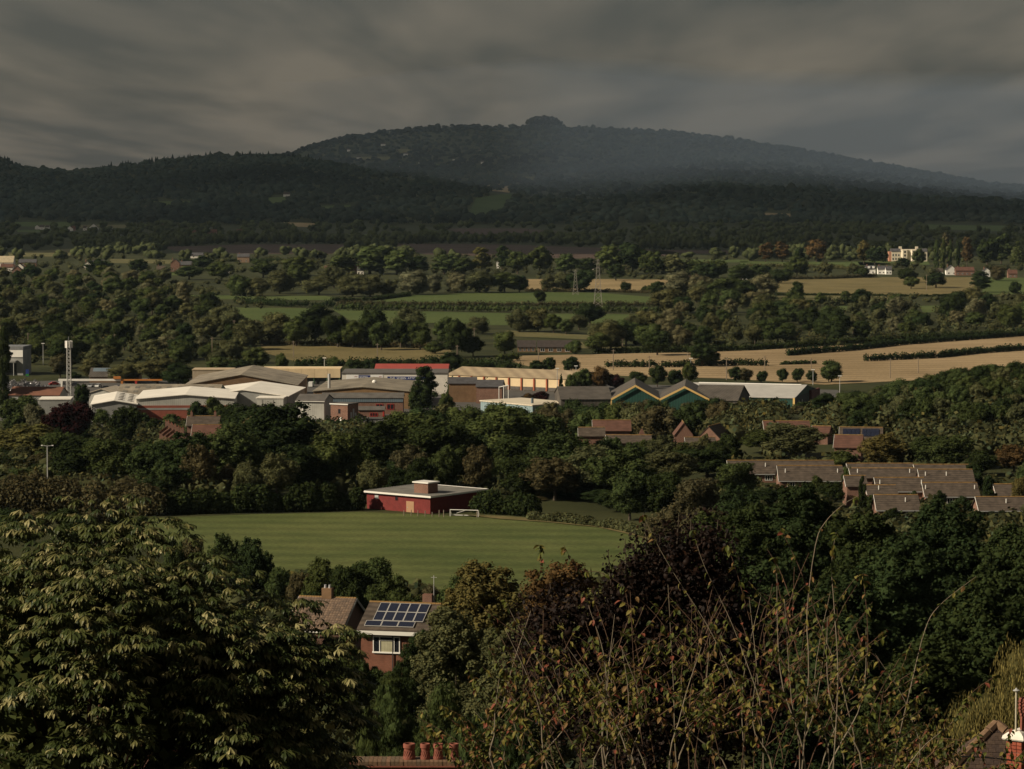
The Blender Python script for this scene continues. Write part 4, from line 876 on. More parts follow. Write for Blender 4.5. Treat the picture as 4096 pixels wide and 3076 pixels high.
# large grey-white roofed hall
r, W_, e, rise = build_rp('large hall with pale grey roof, green wall and yellow corner post', 2720, 3178, 1583, 3.4, 1150, 46, GREENCLAD, M('pale_grey_roof', (.40, .385, .36), .7, .12, .2, kind='corr', p=1.3, col2=(.34, .33, .31)), -17)
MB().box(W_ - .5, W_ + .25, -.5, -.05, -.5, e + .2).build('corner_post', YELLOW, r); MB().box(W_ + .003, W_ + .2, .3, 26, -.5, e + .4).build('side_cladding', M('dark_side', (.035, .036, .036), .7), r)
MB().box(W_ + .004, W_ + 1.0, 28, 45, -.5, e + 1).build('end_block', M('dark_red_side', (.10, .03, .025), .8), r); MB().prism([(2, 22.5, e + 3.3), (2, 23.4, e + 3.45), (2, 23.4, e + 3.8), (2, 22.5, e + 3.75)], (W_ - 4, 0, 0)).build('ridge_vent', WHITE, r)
for q_ in (7, 13): MB().box(W_ + .21, W_ + .28, q_, q_ + 1.4, 2, 4).build('window', GALV, r)
# small dark bungalow, white frame and the bungalow by the stubble
build_rp('low dark-roofed building in front of the cream warehouse', 1795, 1905, 1534, 2.0, 1185, 11, BROWNBRICK, SLATE, 0); build_rp('low brick building with hipped dark roof by the tall hedge', 1905, 2008, 1547, 2.2, 1178, 11, BRICK, SLATE, -5)
D = 1150; r = thing('white_frame', 'white tubular frame structure standing by the cream warehouse', 'frame', (xat(1996, D), D, 0)); hz_ = zat(1542, D)
for i, x in enumerate((0, 1.8, 3.6)):
    for y in (0, 2.5): MB().tube([(x, y, -.3), (x, y, hz_ - (.0 if i else .7))], .13, 6).build('post', WHITE, r)
for y in (0, 2.5): MB().tube([(0, y, hz_ - .7), (3.6, y, hz_)], .12, 6).build('rail', WHITE, r)
MB().box(-.4, 3.4, -.3, 2.8, 2.4, 2.55).build('deck', WHITE, r)
for lb, xl, xr, D in (('dark-roofed bungalow with white glazed porch beyond the stubble hedge', 2150, 2288, 1522), ('dark-roofed bungalow half behind the tree, neighbour of the one with the porch', 2070, 2142, 1526)):
    r, W_, e, rise = build_rp(lb, xl, xr, 1388, 3.0, D, 9, BROWNBRICK, M('dark_tile', (.045, .036, .032), .9, .2), 0, 'bungalow', 'bungalow')
    for i in range(4): window(r, W_ * (.08 + i * .24), .5, W_ * .13, 1.8)

# ------------------------------------------------------------------ far cottages and the mansion
def cottage(label, xl, xr, yb, wall, roof, eh=4.6, gable=False, rot=0.0, dep=7.0, chim=True, hill=False, name='cottage', nw=2):
    if hill: g = ground((xl + xr) / 2, yb); D = g.y; zb = g.z
    else: D = depth_of(yb); zb = 0.0
    r, W_ = frame(name, label, 'house', xl, xr, D, rot, zb, 'far houses on the plain' if not hill else 'houses on the hillside')
    if gable: walls_gf(r, W_, dep, eh, W_ * .42, wall); roof_gf(r, W_, dep, eh, W_ * .42, roof, .3, .2); tz = eh + W_ * .42
    else: walls_rp(r, W_, dep, eh, dep * .42, wall); roof_rp(r, W_, dep, eh, dep * .42, roof); tz = eh + dep * .42
    if chim: MB().box(W_ * .12, W_ * .12 + .9, dep / 2 - .45, dep / 2 + .45, tz - 1.5, tz + 1.2).build('chimney', BRICK, r)
    for i in range(nw):
        ww = min(1.4, W_ / (nw * 2)); window(r, W_ * (i + .5) / nw - ww / 2, 1.0, ww, 1.3)
    return r
C = cottage
C('white house with dark roof and stepped gable at the edge of the willow wood', 340, 376, 1078, RENDER, SLATE, 5, True); C('dark-roofed wing beside the white stepped house', 374, 418, 1074, BRICK, SLATE, 5)
C('white gabled cottage beside the tan barn', 64, 100, 1090, RENDER, TILE, 5, True, chim=False); C('red brick cottage with porch in front of the white gable', 54, 92, 1096, BRICK, TILE, 3.5, True); C('red-roofed cottage beside the tan barn', 8, 56, 1086, RENDER, REDTILE, 4); C('barn with pale tan roof at the picture edge', -30, 58, 1070, RENDER, M('pale_barn_roof', (.36, .30, .2), .9), 5, dep=14, chim=False)
C('long low grey shed behind the white gabled cottage', 80, 150, 1066, BRICK, SLATE, 4, chim=False)
C('tall red brick house standing alone above the willows', 686, 722, 1086, BRICK, SLATE, 8, True); C('slate-roofed wing of the tall red house', 722, 768, 1084, BRICK, SLATE, 6); C('low white-speckled bungalow near the tall red house', 630, 664, 1090, RENDER, TILE, 3)
C('small white gabled cottage with dark roof among trees', 878, 898, 1098, RENDER, SLATE, 4, True, chim=False); C('orange brick cottage beside the small white gable', 854, 868, 1104, BRICK, REDTILE, 3); C('white lean-to cottage next to the small white gable', 905, 922, 1095, RENDER, SLATE, 3)
C('stone farmhouse with two gables below the ploughed field', 952, 1000, 1050, M('brown_stone', (.22, .15, .1), .9), SLATE, 6); C('long low white farm building at the ploughed field', 766, 815, 1033, RENDER, SLATE, 3, chim=False)
C('red roofed brick house below the big green trees', 1394, 1432, 1096, BRICK, REDTILE, 6, True, -20, 12); C('white walled house with slate roof joined to the red-roofed one', 1430, 1456, 1098, RENDER, SLATE, 4); C('long red-brown roof running behind the red-roofed house', 1300, 1392, 1090, BRICK, REDTILE, 3)
C('small grey-white gabled house in the trees', 1630, 1660, 1061, RENDER, M('pale_slate', (.3, .29, .28), .8), 4, True); C('bright white gabled house beside the tall yellow-green tree', 1986, 2014, 1073, WHITE, TILE, 6, True, chim=False)
C('white house with blue door panel near the pylons', 2334, 2352, 1080, RENDER, TILE, 6); C('white house behind the taller pylon', 2356, 2374, 1078, RENDER, TILE, 6, nw=1); C('cream bungalow with long brown roof right of the taller pylon', 2428, 2448, 1094, RENDER, TILE, 4, True); C('brown-roofed bungalow stretching past the pylons', 2448, 2502, 1100, RENDER, TILE, 3.4)
C('red brick house cluster roof among the olive trees', 2744, 2784, 1108, BRICK, REDTILE, 4); C('second red roofed house of the cluster among the olive trees', 2786, 2826, 1112, BRICK, REDTILE, 4, True); C('low white shed at the hedge', 2962, 2988, 1117, WHITE, WHITE, 3, chim=False, nw=1)
for i, (xl, xr, yb, lb) in enumerate(((3459, 3498, 1096, 'white house with two white dormers facing the tan pasture'), (3508, 3538, 1097, 'white cottage between the dormer house and its neighbour'), (3540, 3563, 1098, 'smaller white cottage at the end of the white row'))):
    r = C(lb, xl, xr, yb, WHITE, SLATE, 4.6)
    if i == 0:
        for q_ in (2.2, 6.2): MB().box(q_, q_ + 1.9, -.2, 2.4, 5.2, 7.0).build('dormer', WHITE, r)
C('white farmhouse gable at one end of the red-roofed farm', 3780, 3822, 1100, WHITE, SLATE, 4.5, True); C('long red-roofed farmhouse between two white gables', 3818, 3892, 1102, BRICK, REDTILE, 4.5, nw=4); C('white gable at the other end of the red-roofed farm', 3928, 3956, 1107, WHITE, SLATE, 5, True); C('red brick cottage behind the rust-coloured weeping tree', 4028, 4064, 1112, BRICK, REDTILE, 4); C('low white outbuilding beside the tall poplars', 3740, 3768, 1098, WHITE, TILE, 2.5, chim=False, nw=1)
D = depth_of(1046); zb = 0
r, W_ = frame('mansion', 'large cream stone mansion with bay fronts, slate roofs and chimneys', 'mansion', 3562, 3704, D, 0, 0); e = zat(1004, D); px_m = pxm(D)
MB().box(0, W_, 0, 14, -1, e - .6).build('wall', STONE, r); MB().box(-6.5 / 2.6, -.004, 1, 13, -1, e - .8).build('wing', M('pink_stone', (.40, .2, .13), .9, .15), r)
for x0, x1 in ((W_ * .27, W_ * .46), (W_ * .53, W_ * .70)):
    bay = MB(); xm = (x0 + x1) / 2; bay.prism([(x0, 0, -1), (x0 + 1.2, -2.2, -1), (x1 - 1.2, -2.2, -1), (x1, 0, -1)], (0, 0, e + 2.1)); bo = bay.build('bay_front', STONE, r)
    for z0 in (1.5, 5.3, 9): MB().box(xm - .8, xm + .8, -2.3, -2.203, z0, z0 + 2.2).build('window', GLASS, bo)
for i, (x0, x1) in enumerate(((-.4, W_ * .26), (W_ * .71, W_ + .4))): MB().prism([(x0, -.4, e - .58), (x0, 5, e + 2.4), (x0, 9, e + 2.4), (x0, 14.4, e - .58)], (x1 - x0, 0, 0)).build('roof', SLATE, r)
MB().box(W_ * .26 + .05, W_ * .71 - .05, .2, 13.8, e - .59, e + 1.6).build('parapet', STONE, r)
for x0 in (W_ * .22, W_ * .68): MB().box(x0, x0 + 3.0, 5, 6.6, e + 1.6, e + 4.6).build('chimney', STONE, r)
for x0 in (.02, .10, .18, .76, .85, .93):
    for z0 in (1.5, 5.5): window(r, W_ * x0, z0, 1.6, 2.4)
rg3 = random.Random(5)
for i, (px, py, w) in enumerate(((1475, 536, 9), (1535, 583, 18), (1624, 622, 18), (1649, 680, 24), (1438, 637, 16), (1605, 671, 10), (1816, 645, 9), (1920, 608, 8), (1930, 655, 12), (1398, 605, 12), (1321, 625, 10), (1150, 787, 26), (1372, 848, 28), (2040, 672, 10), (800, 802, 30), (595, 840, 22), (1682, 656, 10))):
    C('pale house on the dark hillside, %s of them counted from the conifer ridge' % ordi(i + 1), px - w / 2, px + w / 2, py, RENDER, TILE, 5, dep=8, chim=False, hill=True, nw=1)
for i, (px, py, w, c_) in enumerate(((155, 917, 16, 0), (175, 918, 18, 0), (196, 919, 14, 0), (285, 924, 22, 0), (300, 923, 12, 1), (345, 922, 14, 0), (380, 920, 34, 0), (446, 922, 16, 0), (472, 942, 30, 0), (600, 897, 16, 0), (652, 914, 12, 1), (748, 930, 10, 0), (782, 938, 20, 1), (850, 938, 40, 1), (960, 938, 22, 1), (1925, 955, 14, 0), (2092, 908, 12, 0), (1310, 894, 22, 1), (1375, 892, 34, 1))):
    C('village house at the foot of the hill, %s counted from the picture edge' % ordi(i + 1), px - w / 2, px + w / 2, py, (RENDER, BRICK)[c_], (TILE, REDTILE)[c_], 4.2, dep=8, chim=False, nw=1, gable=i % 3 == 0)

# ------------------------------------------------------------------ poles, masts and pylons
def pole(i, px, yt, yb, lamp=False):
    D = depth_of(yb); h = zat(yt, D); x = xat(px, D, yb)
    lb = ('%s lamp post from the mast side of the trading estate' if lamp else '%s wooden telegraph pole from the mast side of the plain') % ordi(i)
    r = thing('lamp_post' if lamp else 'telegraph_pole', lb, 'lamp post' if lamp else 'pole', (x, D, 0), 0, 'estate lamp posts' if lamp else 'telegraph poles'); 
    if lamp:
        MB().tube([(0, 0, -.5), (0, 0, h)], [.16, .12], 7).build('post', GALV, r); MB().box(-.75, .75, -.3, .3, h + .003, h + .3).build('lamp_head', WHITE, r)
    else:
        MB().tube([(0, 0, -.5), (0, 0, h)], [.22, .17], 7).build('post', WOOD, r); MB().box(-.9, .9, -.1, .1, h - .7, h - .5).build('crossarm', WOOD, r)
for i, p_ in enumerate(sorted(((113, 1331, 1415), (458, 1335, 1418), (849, 1348, 1452), (937, 1280, 1345), (1073, 1278, 1373), (1174, 1363, 1432), (1340, 1303, 1370), (1510, 1373, 1452), (1829, 1380, 1460), (1897, 1311, 1370), (2154, 1393, 1480), (2453, 1398, 1482), (2597, 1423, 1482), (2751, 1405, 1452), (2906, 1430, 1520), (3059, 1423, 1505), (3245, 1432, 1500), (3561, 1433, 1514), (3673, 1430, 1494), (2490, 1352, 1392), (3706, 1098, 1165)))): pole(i + 1, *p_)
for i, p_ in enumerate(sorted(((173, 1375, 1460), (868, 1435, 1478), (1298, 1433, 1530), (2304, 1465, 1520), (2763, 1435, 1530), (2328, 1487, 1566), (2229, 1475, 1570), (3252, 1480, 1540), (3359, 1505, 1580), (477, 1393, 1425)))): pole(i + 1, *p_, True)
D = 602; p_ = at(190, 1880, D); zb = hz(p_.x, D)
r = thing('lamp_post', 'twin-armed grey lamp post above the brown hedge', 'lamp post', (p_.x, D, zb)); h = zat(1783, D) - zb
MB().tube([(0, 0, -.5), (0, 0, h)], [.13, .10], 8).build('post', GALV, r)
for s_ in (-1, 1): MB().prism([(0, -.08, h - .1), (s_ * .9, -.08, h + .02), (s_ * .9, -.08, h + .12), (0, -.08, h + .0)], (0, .16, 0)).build('arm', GALV, r); MB().box(min(s_ * .9, s_ * 1.25), max(s_ * .9, s_ * 1.25), -.14, .14, h - .02, h + .15).build('lamp_head', WHITE, r)
def lattice(name, label, x, y, zb, h, wb, wt, n, rad, mat, cat):
    r = thing(name, label, cat, (x, y, zb)); lv = [h * (1 - (1 - i / n) ** 1.25) for i in range(n + 1)]
    wd = [wb + (wt - wb) * (z / h) ** .75 for z in lv]
    for sx, sy in ((-1, -1), (1, -1), (1, 1), (-1, 1)): MB().tube([(sx * w / 2, sy * w / 2, z) for w, z in zip(wd, lv)], rad, 5).build('leg', mat, r)
    b = MB()
    for i in range(n):
        for (ax, ay), (bx_, by) in (((-1, -1), (1, -1)), ((1, -1), (1, 1)), ((1, 1), (-1, 1)), ((-1, 1), (-1, -1))):
            b.tube([(ax * wd[i] / 2, ay * wd[i] / 2, lv[i]), (bx_ * wd[i + 1] / 2, by * wd[i + 1] / 2, lv[i + 1])], rad * .6, 4, False); b.tube([(bx_ * wd[i] / 2, by * wd[i] / 2, lv[i]), (ax * wd[i + 1] / 2, ay * wd[i + 1] / 2, lv[i + 1])], rad * .6, 4, False)
    o = b.build('bracing', mat, r); o['kind'] = 'stuff'; return r
D = 2050; p1 = at(2392, 1230, D); h = zat(1035, D); r = lattice('pylon', 'tall steel lattice pylon standing over the green field', p1.x, D, 0, h, 6.2, 1.0, 10, .13, STEEL, 'pylon')
for z_, w_ in ((.80, 3.0), (.88, 2.6), (.96, 2.0)):
    MB().tube([(-w_, 0, h * z_), (0, 0, h * z_ + .6), (w_, 0, h * z_)], .10, 5).build('crossarm', STEEL, r)
D2 = 2260; p2 = at(2302, 1178, D2); h2 = zat(1078, D2); r = lattice('pylon', 'shorter steel lattice pylon beyond the tall one', p2.x, D2, 0, h2, 4.2, .8, 8, .12, STEEL, 'pylon')
for z_, w_ in ((.82, 2.4), (.93, 2.0)): MB().tube([(-w_, 0, h2 * z_), (w_, 0, h2 * z_)], .13, 5).build('crossarm', STEEL, r)
D = 1190; p_ = at(277, 1600, D); h = zat(1362, D); r = lattice('phone_mast', 'slim lattice phone mast with white antenna panels beside the dark conifer', p_.x, D, 0, h, 1.7, 1.3, 16, .13, M('mast_steel', (.50, .49, .46), .5, .1), 'mast')
for i in range(6):
    a = i * 1.047; MB().box(-.35, .35, -.15, .15, h - 2.9, h - .1).build('antenna_panel', WHITE, r).matrix_basis = Matrix.Translation((1.35 * math.cos(a), 1.35 * math.sin(a), 0)) @ Matrix.Rotation(a + math.pi / 2, 4, 'Z')
pipe(r, 'finial', 0, 0, h, h + 1.6, .06, GALV)

# ------------------------------------------------------------------ yards and cars
field([(-60, 1530), (700, 1510), (1300, 1500), (2250, 1530), (3350, 1560), (3400, 1600), (2300, 1700), (700, 1720), (-60, 1680)], TARMAC, .06, 2, 'yard'); FIELDS.pop()
CARM = {k: M('car_' + k, c, .3, .03, 1, .6) for k, c in dict(white=(.62, .62, .60), silver=(.30, .31, .32), red=(.36, .02, .02), dark=(.02, .022, .028), blue=(.04, .07, .16)).items()}
RUB = M('tyre', (.015, .015, .015), .9)
def car(label, px, py, col, rot, D=None, van=False):
    D = D or depth_of(py); x = xat(px, D, py); r = thing('parked_car' if not van else 'parked_van', label, 'van' if van else 'car', (x, D, hz(x, D) + .06), R(rot), 'cars parked on the estate')
    prof = [(-2.1, .25), (-2.15, .75), (-1.9, .9), (-1.5, .95), (-.9, 1.42), (.7, 1.46), (1.35, .98), (2.0, .86), (2.15, .7), (2.15, .25)] if not van else [(-2.5, .3), (-2.5, 2.2), (1.0, 2.25), (1.7, 1.3), (2.4, 1.1), (2.5, .3)]
    MB().prism([(a, -.85, z) for a, z in prof], (0, 1.7, 0)).build('body', CARM[col], r)
    if not van: MB().prism([(-1.3, -.86, 1.0), (-.85, -.86, 1.35), (.62, -.86, 1.38), (1.1, -.86, 1.0)], (0, 1.72, 0)).build('windows', GLASS, r)
    else: MB().prism([(.9, -.86, 1.35), (1.0, -.86, 2.0), (1.3, -.86, 1.9), (1.65, -.86, 1.35)], (0, 1.72, 0)).build('windows', GLASS, r)
    for sx in (-1.35, 1.35):
        for sy in (-.88, .72): MB().tube([(sx, sy, .32), (sx, sy + .16, .32)], .32, 10).build('wheel', RUB, r)
car('red car parked at the end of the scrap heap', 216, 1541, 'red', 20); car('pale car parked under the white crane beam', 246, 1538, 'silver', 80); car('dark car parked behind the phone mast', 300, 1545, 'dark', 0); car('silver car parked below the long dark shed', 366, 1549, 'silver', 75); car('white car parked below the long dark shed', 394, 1549, 'white', 75); car('dark car parked in front of the white and silver cars', 425, 1556, 'dark', 0); car('dark blue car near the orange crane leg', 468, 1555, 'blue', 10)
car('bright red car parked past the cream canopy roof', 1362, 1500, 'red', 0, 1345)
car('white van parked between the two brown halls', 1245, 1548, 'white', 85, None, True); car('white car parked at the canopy posts', 1290, 1530, 'white', 70); car('silver car parked behind the steel flue', 1320, 1532, 'silver', 0)
car('white car parked beyond the dark brick box', 1385, 1690, 'white', 15, 1010); car('silver car parked next to the white one below the brick box', 1420, 1692, 'silver', 10, 1008); car('white van parked at the end of the pale grey hall', 3395, 1590, 'white', 60, 1160, True)

# ================================================================== TREES
OLIVE, GREEN, DARK, RUST, GOLD, PURPLE, PALE, BROWN, YEL = (.078, .080, .035), (.050, .065, .022), (.026, .037, .0135), (.088, .056, .024), (.098, .080, .027), (.028, .010, .010), (.118, .112, .060), (.070, .062, .031), (.100, .095, .032)
CN = {OLIVE: 'olive', GREEN: 'green', DARK: 'dark green', RUST: 'rust-brown', GOLD: 'golden', PURPLE: 'dark purple', PALE: 'pale grey-green', BROWN: 'brownish', YEL: 'yellow-green'}
def jit(c, a=.14):
    k = random.uniform(1 - a, 1 + a); h = random.uniform(-.07, .07); return (c[0] * k * (1 + h), c[1] * k, c[2] * k * (1 - h))
def size_word(h): return 'tall' if h > 17 else 'low' if h < 7 else 'mid-sized'
def cluster(items, where, anchor, group, name='broadleaf_tree', rev=False):
    """items: (px, D, height m, width m, kind, lod, colour). Labels count the trees of the cluster from a landmark."""
    items = sorted(items, key=lambda t: -t[0] if rev else t[0])
    for i, (px, D, h, w, kind, lod, c) in enumerate(items):
        nm = {'cone': 'conifer_tree', 'column': 'column_tree', 'shrub': 'shrub', 'dome': 'willow_tree', 'feather': 'conifer_tree'}.get(kind, name)
        noun = {'cone': 'conifer', 'column': 'columnar tree', 'shrub': 'bush', 'dome': 'rounded willow', 'feather': 'feathery conifer'}.get(kind, 'tree')
        lb = '%s %s, %s from %s %s' % (CN[c], noun, ordi(i + 1), anchor, where)
        if len(lb.split()) < 16: lb = size_word(h) + ' ' + lb
        tree(nm, 'bush' if kind == 'shrub' else 'tree', xat(px, D), D, w, h, kind, lod, random.randrange(dict(far=4, mid=5, near=3, close=2)[lod]), jit(c), lb, group)
def from_px(px, yt, yb, wd, kind, c, lod=None):
    D = depth_of(yb * d2s); h = max(zat(yt * d2s, D), 2.5)
    return (px * d2s, D, h, max(wd * d2s * D / F, 2.0), kind, lod or ('mid' if D < 2600 else 'far'), c)
K = 'dome'
rows = [
 ([(605, 580, 634, 72, K, OLIVE), (650, 572, 618, 60, 'round', GREEN), (690, 590, 637, 75, K, OLIVE), (722, 574, 622, 62, 'round', OLIVE), (762, 592, 641, 72, K, OLIVE), (800, 592, 641, 74, K, OLIVE), (836, 600, 640, 44, K, OLIVE), (900, 582, 637, 84, K, PALE), (938, 590, 633, 48, K, PALE), (985, 588, 633, 62, K, PALE), (1036, 580, 633, 78, K, OLIVE), (1090, 586, 632, 78, 'round', GREEN), (1122, 592, 632, 56, 'round', DARK), (1182, 590, 629, 46, K, OLIVE), (1216, 586, 629, 58, K, OLIVE), (1252, 580, 631, 74, 'round', DARK), (560, 596, 640, 60, K, OLIVE), (520, 590, 640, 60, K, GREEN)], 'in the row above the green field', 'the village end', 'willow row'),
 ([(1168, 626, 656, 32, 'round', DARK)], 'standing alone in the green field', 'the hedge', 'lone field tree'),
 ([(1350, 604, 631, 27, 'shrub', DARK), (1392, 614, 631, 18, 'shrub', DARK), (1418, 608, 640, 42, 'round', DARK), (1404, 612, 632, 20, 'shrub', GREEN)], 'on the tan field beside the pylons', 'the tall pylon', 'trees on the tan field'),
 ([(1470, 584, 641, 80, K, PALE), (1512, 590, 642, 64, K, PALE), (1442, 620, 676, 92, K, OLIVE), (1566, 600, 652, 84, 'round', GREEN), (1610, 606, 650, 60, 'round', DARK), (1650, 592, 645, 70, 'round', PALE), (1530, 566, 610, 60, 'round', DARK), (1600, 570, 612, 70, 'round', GREEN), (1680, 574, 612, 60, 'shrub', DARK)], 'in the clump there', 'the tall pylon', 'clump by the pylons'),
 ([(650, 552, 596, 84, 'round', GREEN), (742, 548, 592, 78, 'round', GREEN), (800, 530, 592, 108, 'wide', GREEN), (858, 540, 594, 80, 'round', GREEN), (905, 552, 594, 60, 'round', DARK), (960, 548, 592, 70, 'round', GREEN), (1002, 556, 594, 60, 'round', DARK), (1040, 534, 590, 58, 'tall', YEL), (1084, 530, 586, 44, 'tall', DARK), (1118, 540, 592, 58, 'round', GREEN), (1166, 532, 592, 70, 'round', GREEN), (1220, 548, 594, 60, 'round', GREEN), (1266, 556, 592, 54, 'round', DARK), (1312, 530, 592, 78, 'round', GREEN), (1366, 522, 592, 88, 'round', DARK), (1408, 540, 600, 64, 'round', GREEN), (1448, 548, 600, 60, 'round', OLIVE), (1492, 560, 600, 56, 'round', GREEN), (570, 560, 600, 70, 'round', DARK), (480, 566, 606, 70, 'round', GREEN), (410, 572, 604, 70, 'round', GREEN), (300, 560, 590, 50, 'round', DARK), (210, 556, 592, 70, 'wide', DARK), (440, 552, 584, 46, 'round', DARK), (1330, 570, 606, 50, 'round', DARK), (1550, 560, 600, 60, 'round', GREEN), (1720, 552, 600, 60, 'round', GREEN)], 'of the trees below the ploughed fields', 'the village end', 'trees below the ploughed fields'),
 ([(540, 690, 747, 82, 'round', OLIVE), (600, 672, 742, 92, K, OLIVE), (640, 690, 748, 70, 'round', GREEN), (682, 650, 747, 104, 'tall', DARK), (730, 676, 750, 76, 'round', DARK), (762, 694, 752, 60, 'round', GREEN), (802, 664, 748, 78, 'round', DARK), (824, 694, 757, 62, 'round', GREEN), (866, 690, 752, 60, 'round', DARK), (884, 664, 737, 86, 'round', OLIVE), (908, 694, 756, 58, 'round', GREEN), (962, 686, 747, 66, 'round', GREEN), (988, 690, 772, 72, 'round', DARK), (1032, 682, 722, 58, K, OLIVE), (1122, 664, 717, 66, K, OLIVE), (1162, 664, 717, 74, K, OLIVE), (1196, 676, 720, 50, 'round', GREEN), (1222, 690, 722, 44, 'round', GREEN), (1090, 712, 766, 68, 'round', GREEN), (1274, 652, 702, 76, 'round', DARK), (1250, 676, 712, 50, K, OLIVE), (1312, 688, 747, 86, K, OLIVE), (1292, 716, 764, 66, 'round', GREEN), (1352, 692, 745, 70, 'round', GREEN), (1366, 676, 726, 66, K, OLIVE), (1022, 726, 770, 50, 'round', DARK), (1240, 728, 766, 40, 'shrub', GREEN), (940, 730, 764, 50, 'shrub', GREEN), (1420, 712, 768, 70, 'round', DARK), (1400, 668, 720, 76, 'round', OLIVE)], 'in the hedgerow above the dry pasture', 'the mast side', 'hedgerow of the dry pasture'),
 ([(1516, 738, 792, 60, 'round', DARK), (1540, 752, 786, 36, 'round', DARK), (1790, 790, 826, 36, 'round', DARK), (1722, 794, 826, 32, 'round', DARK), (1690, 796, 828, 30, 'round', DARK), (1755, 800, 828, 30, 'round', DARK), (1796, 776, 826, 64, 'round', GREEN), (1610, 796, 828, 40, 'round', BROWN), (1645, 800, 828, 30, 'round', DARK), (1590, 790, 828, 36, 'round', DARK), (1296, 792, 846, 56, 'round', RUST), (1330, 806, 846, 44, 'round', PURPLE), (1262, 794, 846, 46, 'round', GREEN), (1236, 806, 850, 36, 'round', GREEN), (1212, 806, 852, 17, 'cone', DARK), (1380, 800, 840, 46, 'round', DARK), (1420, 790, 836, 46, 'round', DARK), (1460, 796, 836, 44, 'round', DARK), (1490, 780, 832, 40, 'round', GREEN), (1170, 842, 868, 44, 'shrub', PURPLE), (1140, 846, 870, 40, 'shrub', RUST), (1235, 770, 806, 46, 'round', DARK), (1185, 772, 806, 36, 'round', DARK), (1160, 778, 806, 40, 'round', DARK)], 'between stubble and estate roofs', 'the cream warehouse', 'trees behind the estate'),
 ([(555, 748, 800, 62, 'round', GREEN), (610, 764, 806, 34, 'round', GREEN), (340, 770, 830, 110, 'wide', OLIVE), (270, 780, 828, 80, 'wide', OLIVE), (385, 784, 838, 76, 'round', DARK), (650, 776, 806, 34, 'shrub', DARK), (690, 780, 808, 44, 'shrub', DARK), (725, 772, 808, 40, 'round', GREEN), (770, 776, 810, 46, 'round', DARK), (800, 770, 808, 30, 'shrub', DARK), (840, 774, 806, 50, 'shrub', DARK), (885, 770, 806, 46, 'shrub', DARK), (930, 772, 806, 46, 'shrub', DARK), (975, 760, 806, 60, 'round', DARK), (1010, 778, 810, 46, 'shrub', DARK), (1050, 776, 808, 46, 'shrub', DARK), (1090, 780, 806, 50, 'shrub', DARK), (515, 776, 812, 60, 'round', DARK), (470, 770, 810, 60, 'round', GREEN), (200, 770, 820, 70, 'wide', OLIVE), (130, 766, 816, 60, 'round', BROWN), (922, 795, 905, 76, 'tall', DARK), (900, 830, 905, 50, 'round', DARK), (965, 850, 900, 40, 'round', GREEN), (640, 856, 880, 40, 'shrub', DARK), (600, 852, 872, 40, 'shrub', DARK), (205, 800, 825, 36, 'shrub', BROWN), (160, 800, 826, 40, 'shrub', DARK)], 'behind the brown estate halls', 'the white office', 'trees among the halls'),
 ([(1725, 532, 572, 34, 'round', DARK), (1652, 522, 566, 40, 'tall', RUST), (1688, 520, 566, 42, 'tall', RUST), (1762, 516, 566, 52, 'round', RUST), (1864, 518, 570, 38, 'tall', GOLD), (1888, 532, 572, 44, 'round', DARK), (1906, 528, 566, 34, 'cone', DARK), (1982, 538, 574, 36, 'round', GREEN), (1948, 552, 578, 34, 'shrub', DARK), (2020, 520, 582, 17, 'column', GREEN), (2034, 516, 584, 17, 'column', GREEN), (2049, 518, 584, 16, 'column', GREEN), (2066, 522, 582, 14, 'column', DARK), (2086, 512, 576, 36, 'tall', RUST), (2044, 500, 560, 34, 'tall', BROWN), (2130, 512, 572, 62, 'round', DARK), (2160, 502, 570, 52, 'tall', GREEN), (2196, 520, 574, 44, 'cone', GREEN), (2226, 526, 578, 40, 'cone', GREEN), (1960, 580, 610, 54, 'round', DARK), (2020, 588, 622, 60, 'round', DARK), (1966, 596, 624, 40, 'round', GREEN), (2114, 586, 632, 60, 'tall', DARK), (2150, 574, 606, 44, 'dome', BROWN), (1722, 606, 646, 38, 'round', DARK), (1824, 628, 652, 24, 'round', GREEN), (1720, 560, 588, 60, 'shrub', DARK), (1640, 566, 596, 50, 'shrub', GREEN), (1780, 560, 594, 40, 'shrub', OLIVE), (1840, 564, 594, 30, 'shrub', OLIVE), (2190, 606, 640, 30, 'round', DARK), (2070, 640, 662, 22, 'shrub', DARK), (1860, 572, 600, 40, 'shrub', DARK)], 'round the cream mansion', 'the rust-coloured pair', 'parkland trees')]
for it, where, anchor, grp in rows:
    cluster([from_px(*t) for t in it], where, anchor, grp, 'park_tree' if 'park' in grp else 'hedgerow_tree')
# woods to both sides of the plain
def fill(poly, sx, where, anchor, grp, cols, hr=(8, 15), n=400, sy=26, rev=False, seed=1):
    rr = random.Random(seed); ys = [p[1] for p in poly]; xs = [p[0] for p in poly]; it = []; y = min(ys)
    while y < max(ys):
        D = depth_of(y); x = min(xs) + rr.uniform(0, sx); k = 1800 / D
        while x < max(xs):
            px = x + rr.uniform(-.3, .3) * sx; py = y + rr.uniform(-.5, .5) * sy * k; x += sx * rr.uniform(.75, 1.25) * max(k, .7)
            if not inpoly(px, py, poly): continue
            D = depth_of(py); h = rr.uniform(*hr); hp = h * F / D
            if any(inpoly(px, py, P_) for P_ in FIELDS): continue
            if any(inpoly(px, py - f * hp, P_) for P_ in FIELDS for f in (.35, .8)) and rr.random() < .8: continue
            it.append((px, D, h, h * rr.uniform(.95, 1.45), rr.choice(('dome', 'dome', 'round', 'wide', 'round')), 'mid', rr.choice(cols)))
        y += sy * k
    cluster(it[:n], where, anchor, grp, 'woodland_tree', rev=rev); return len(it)
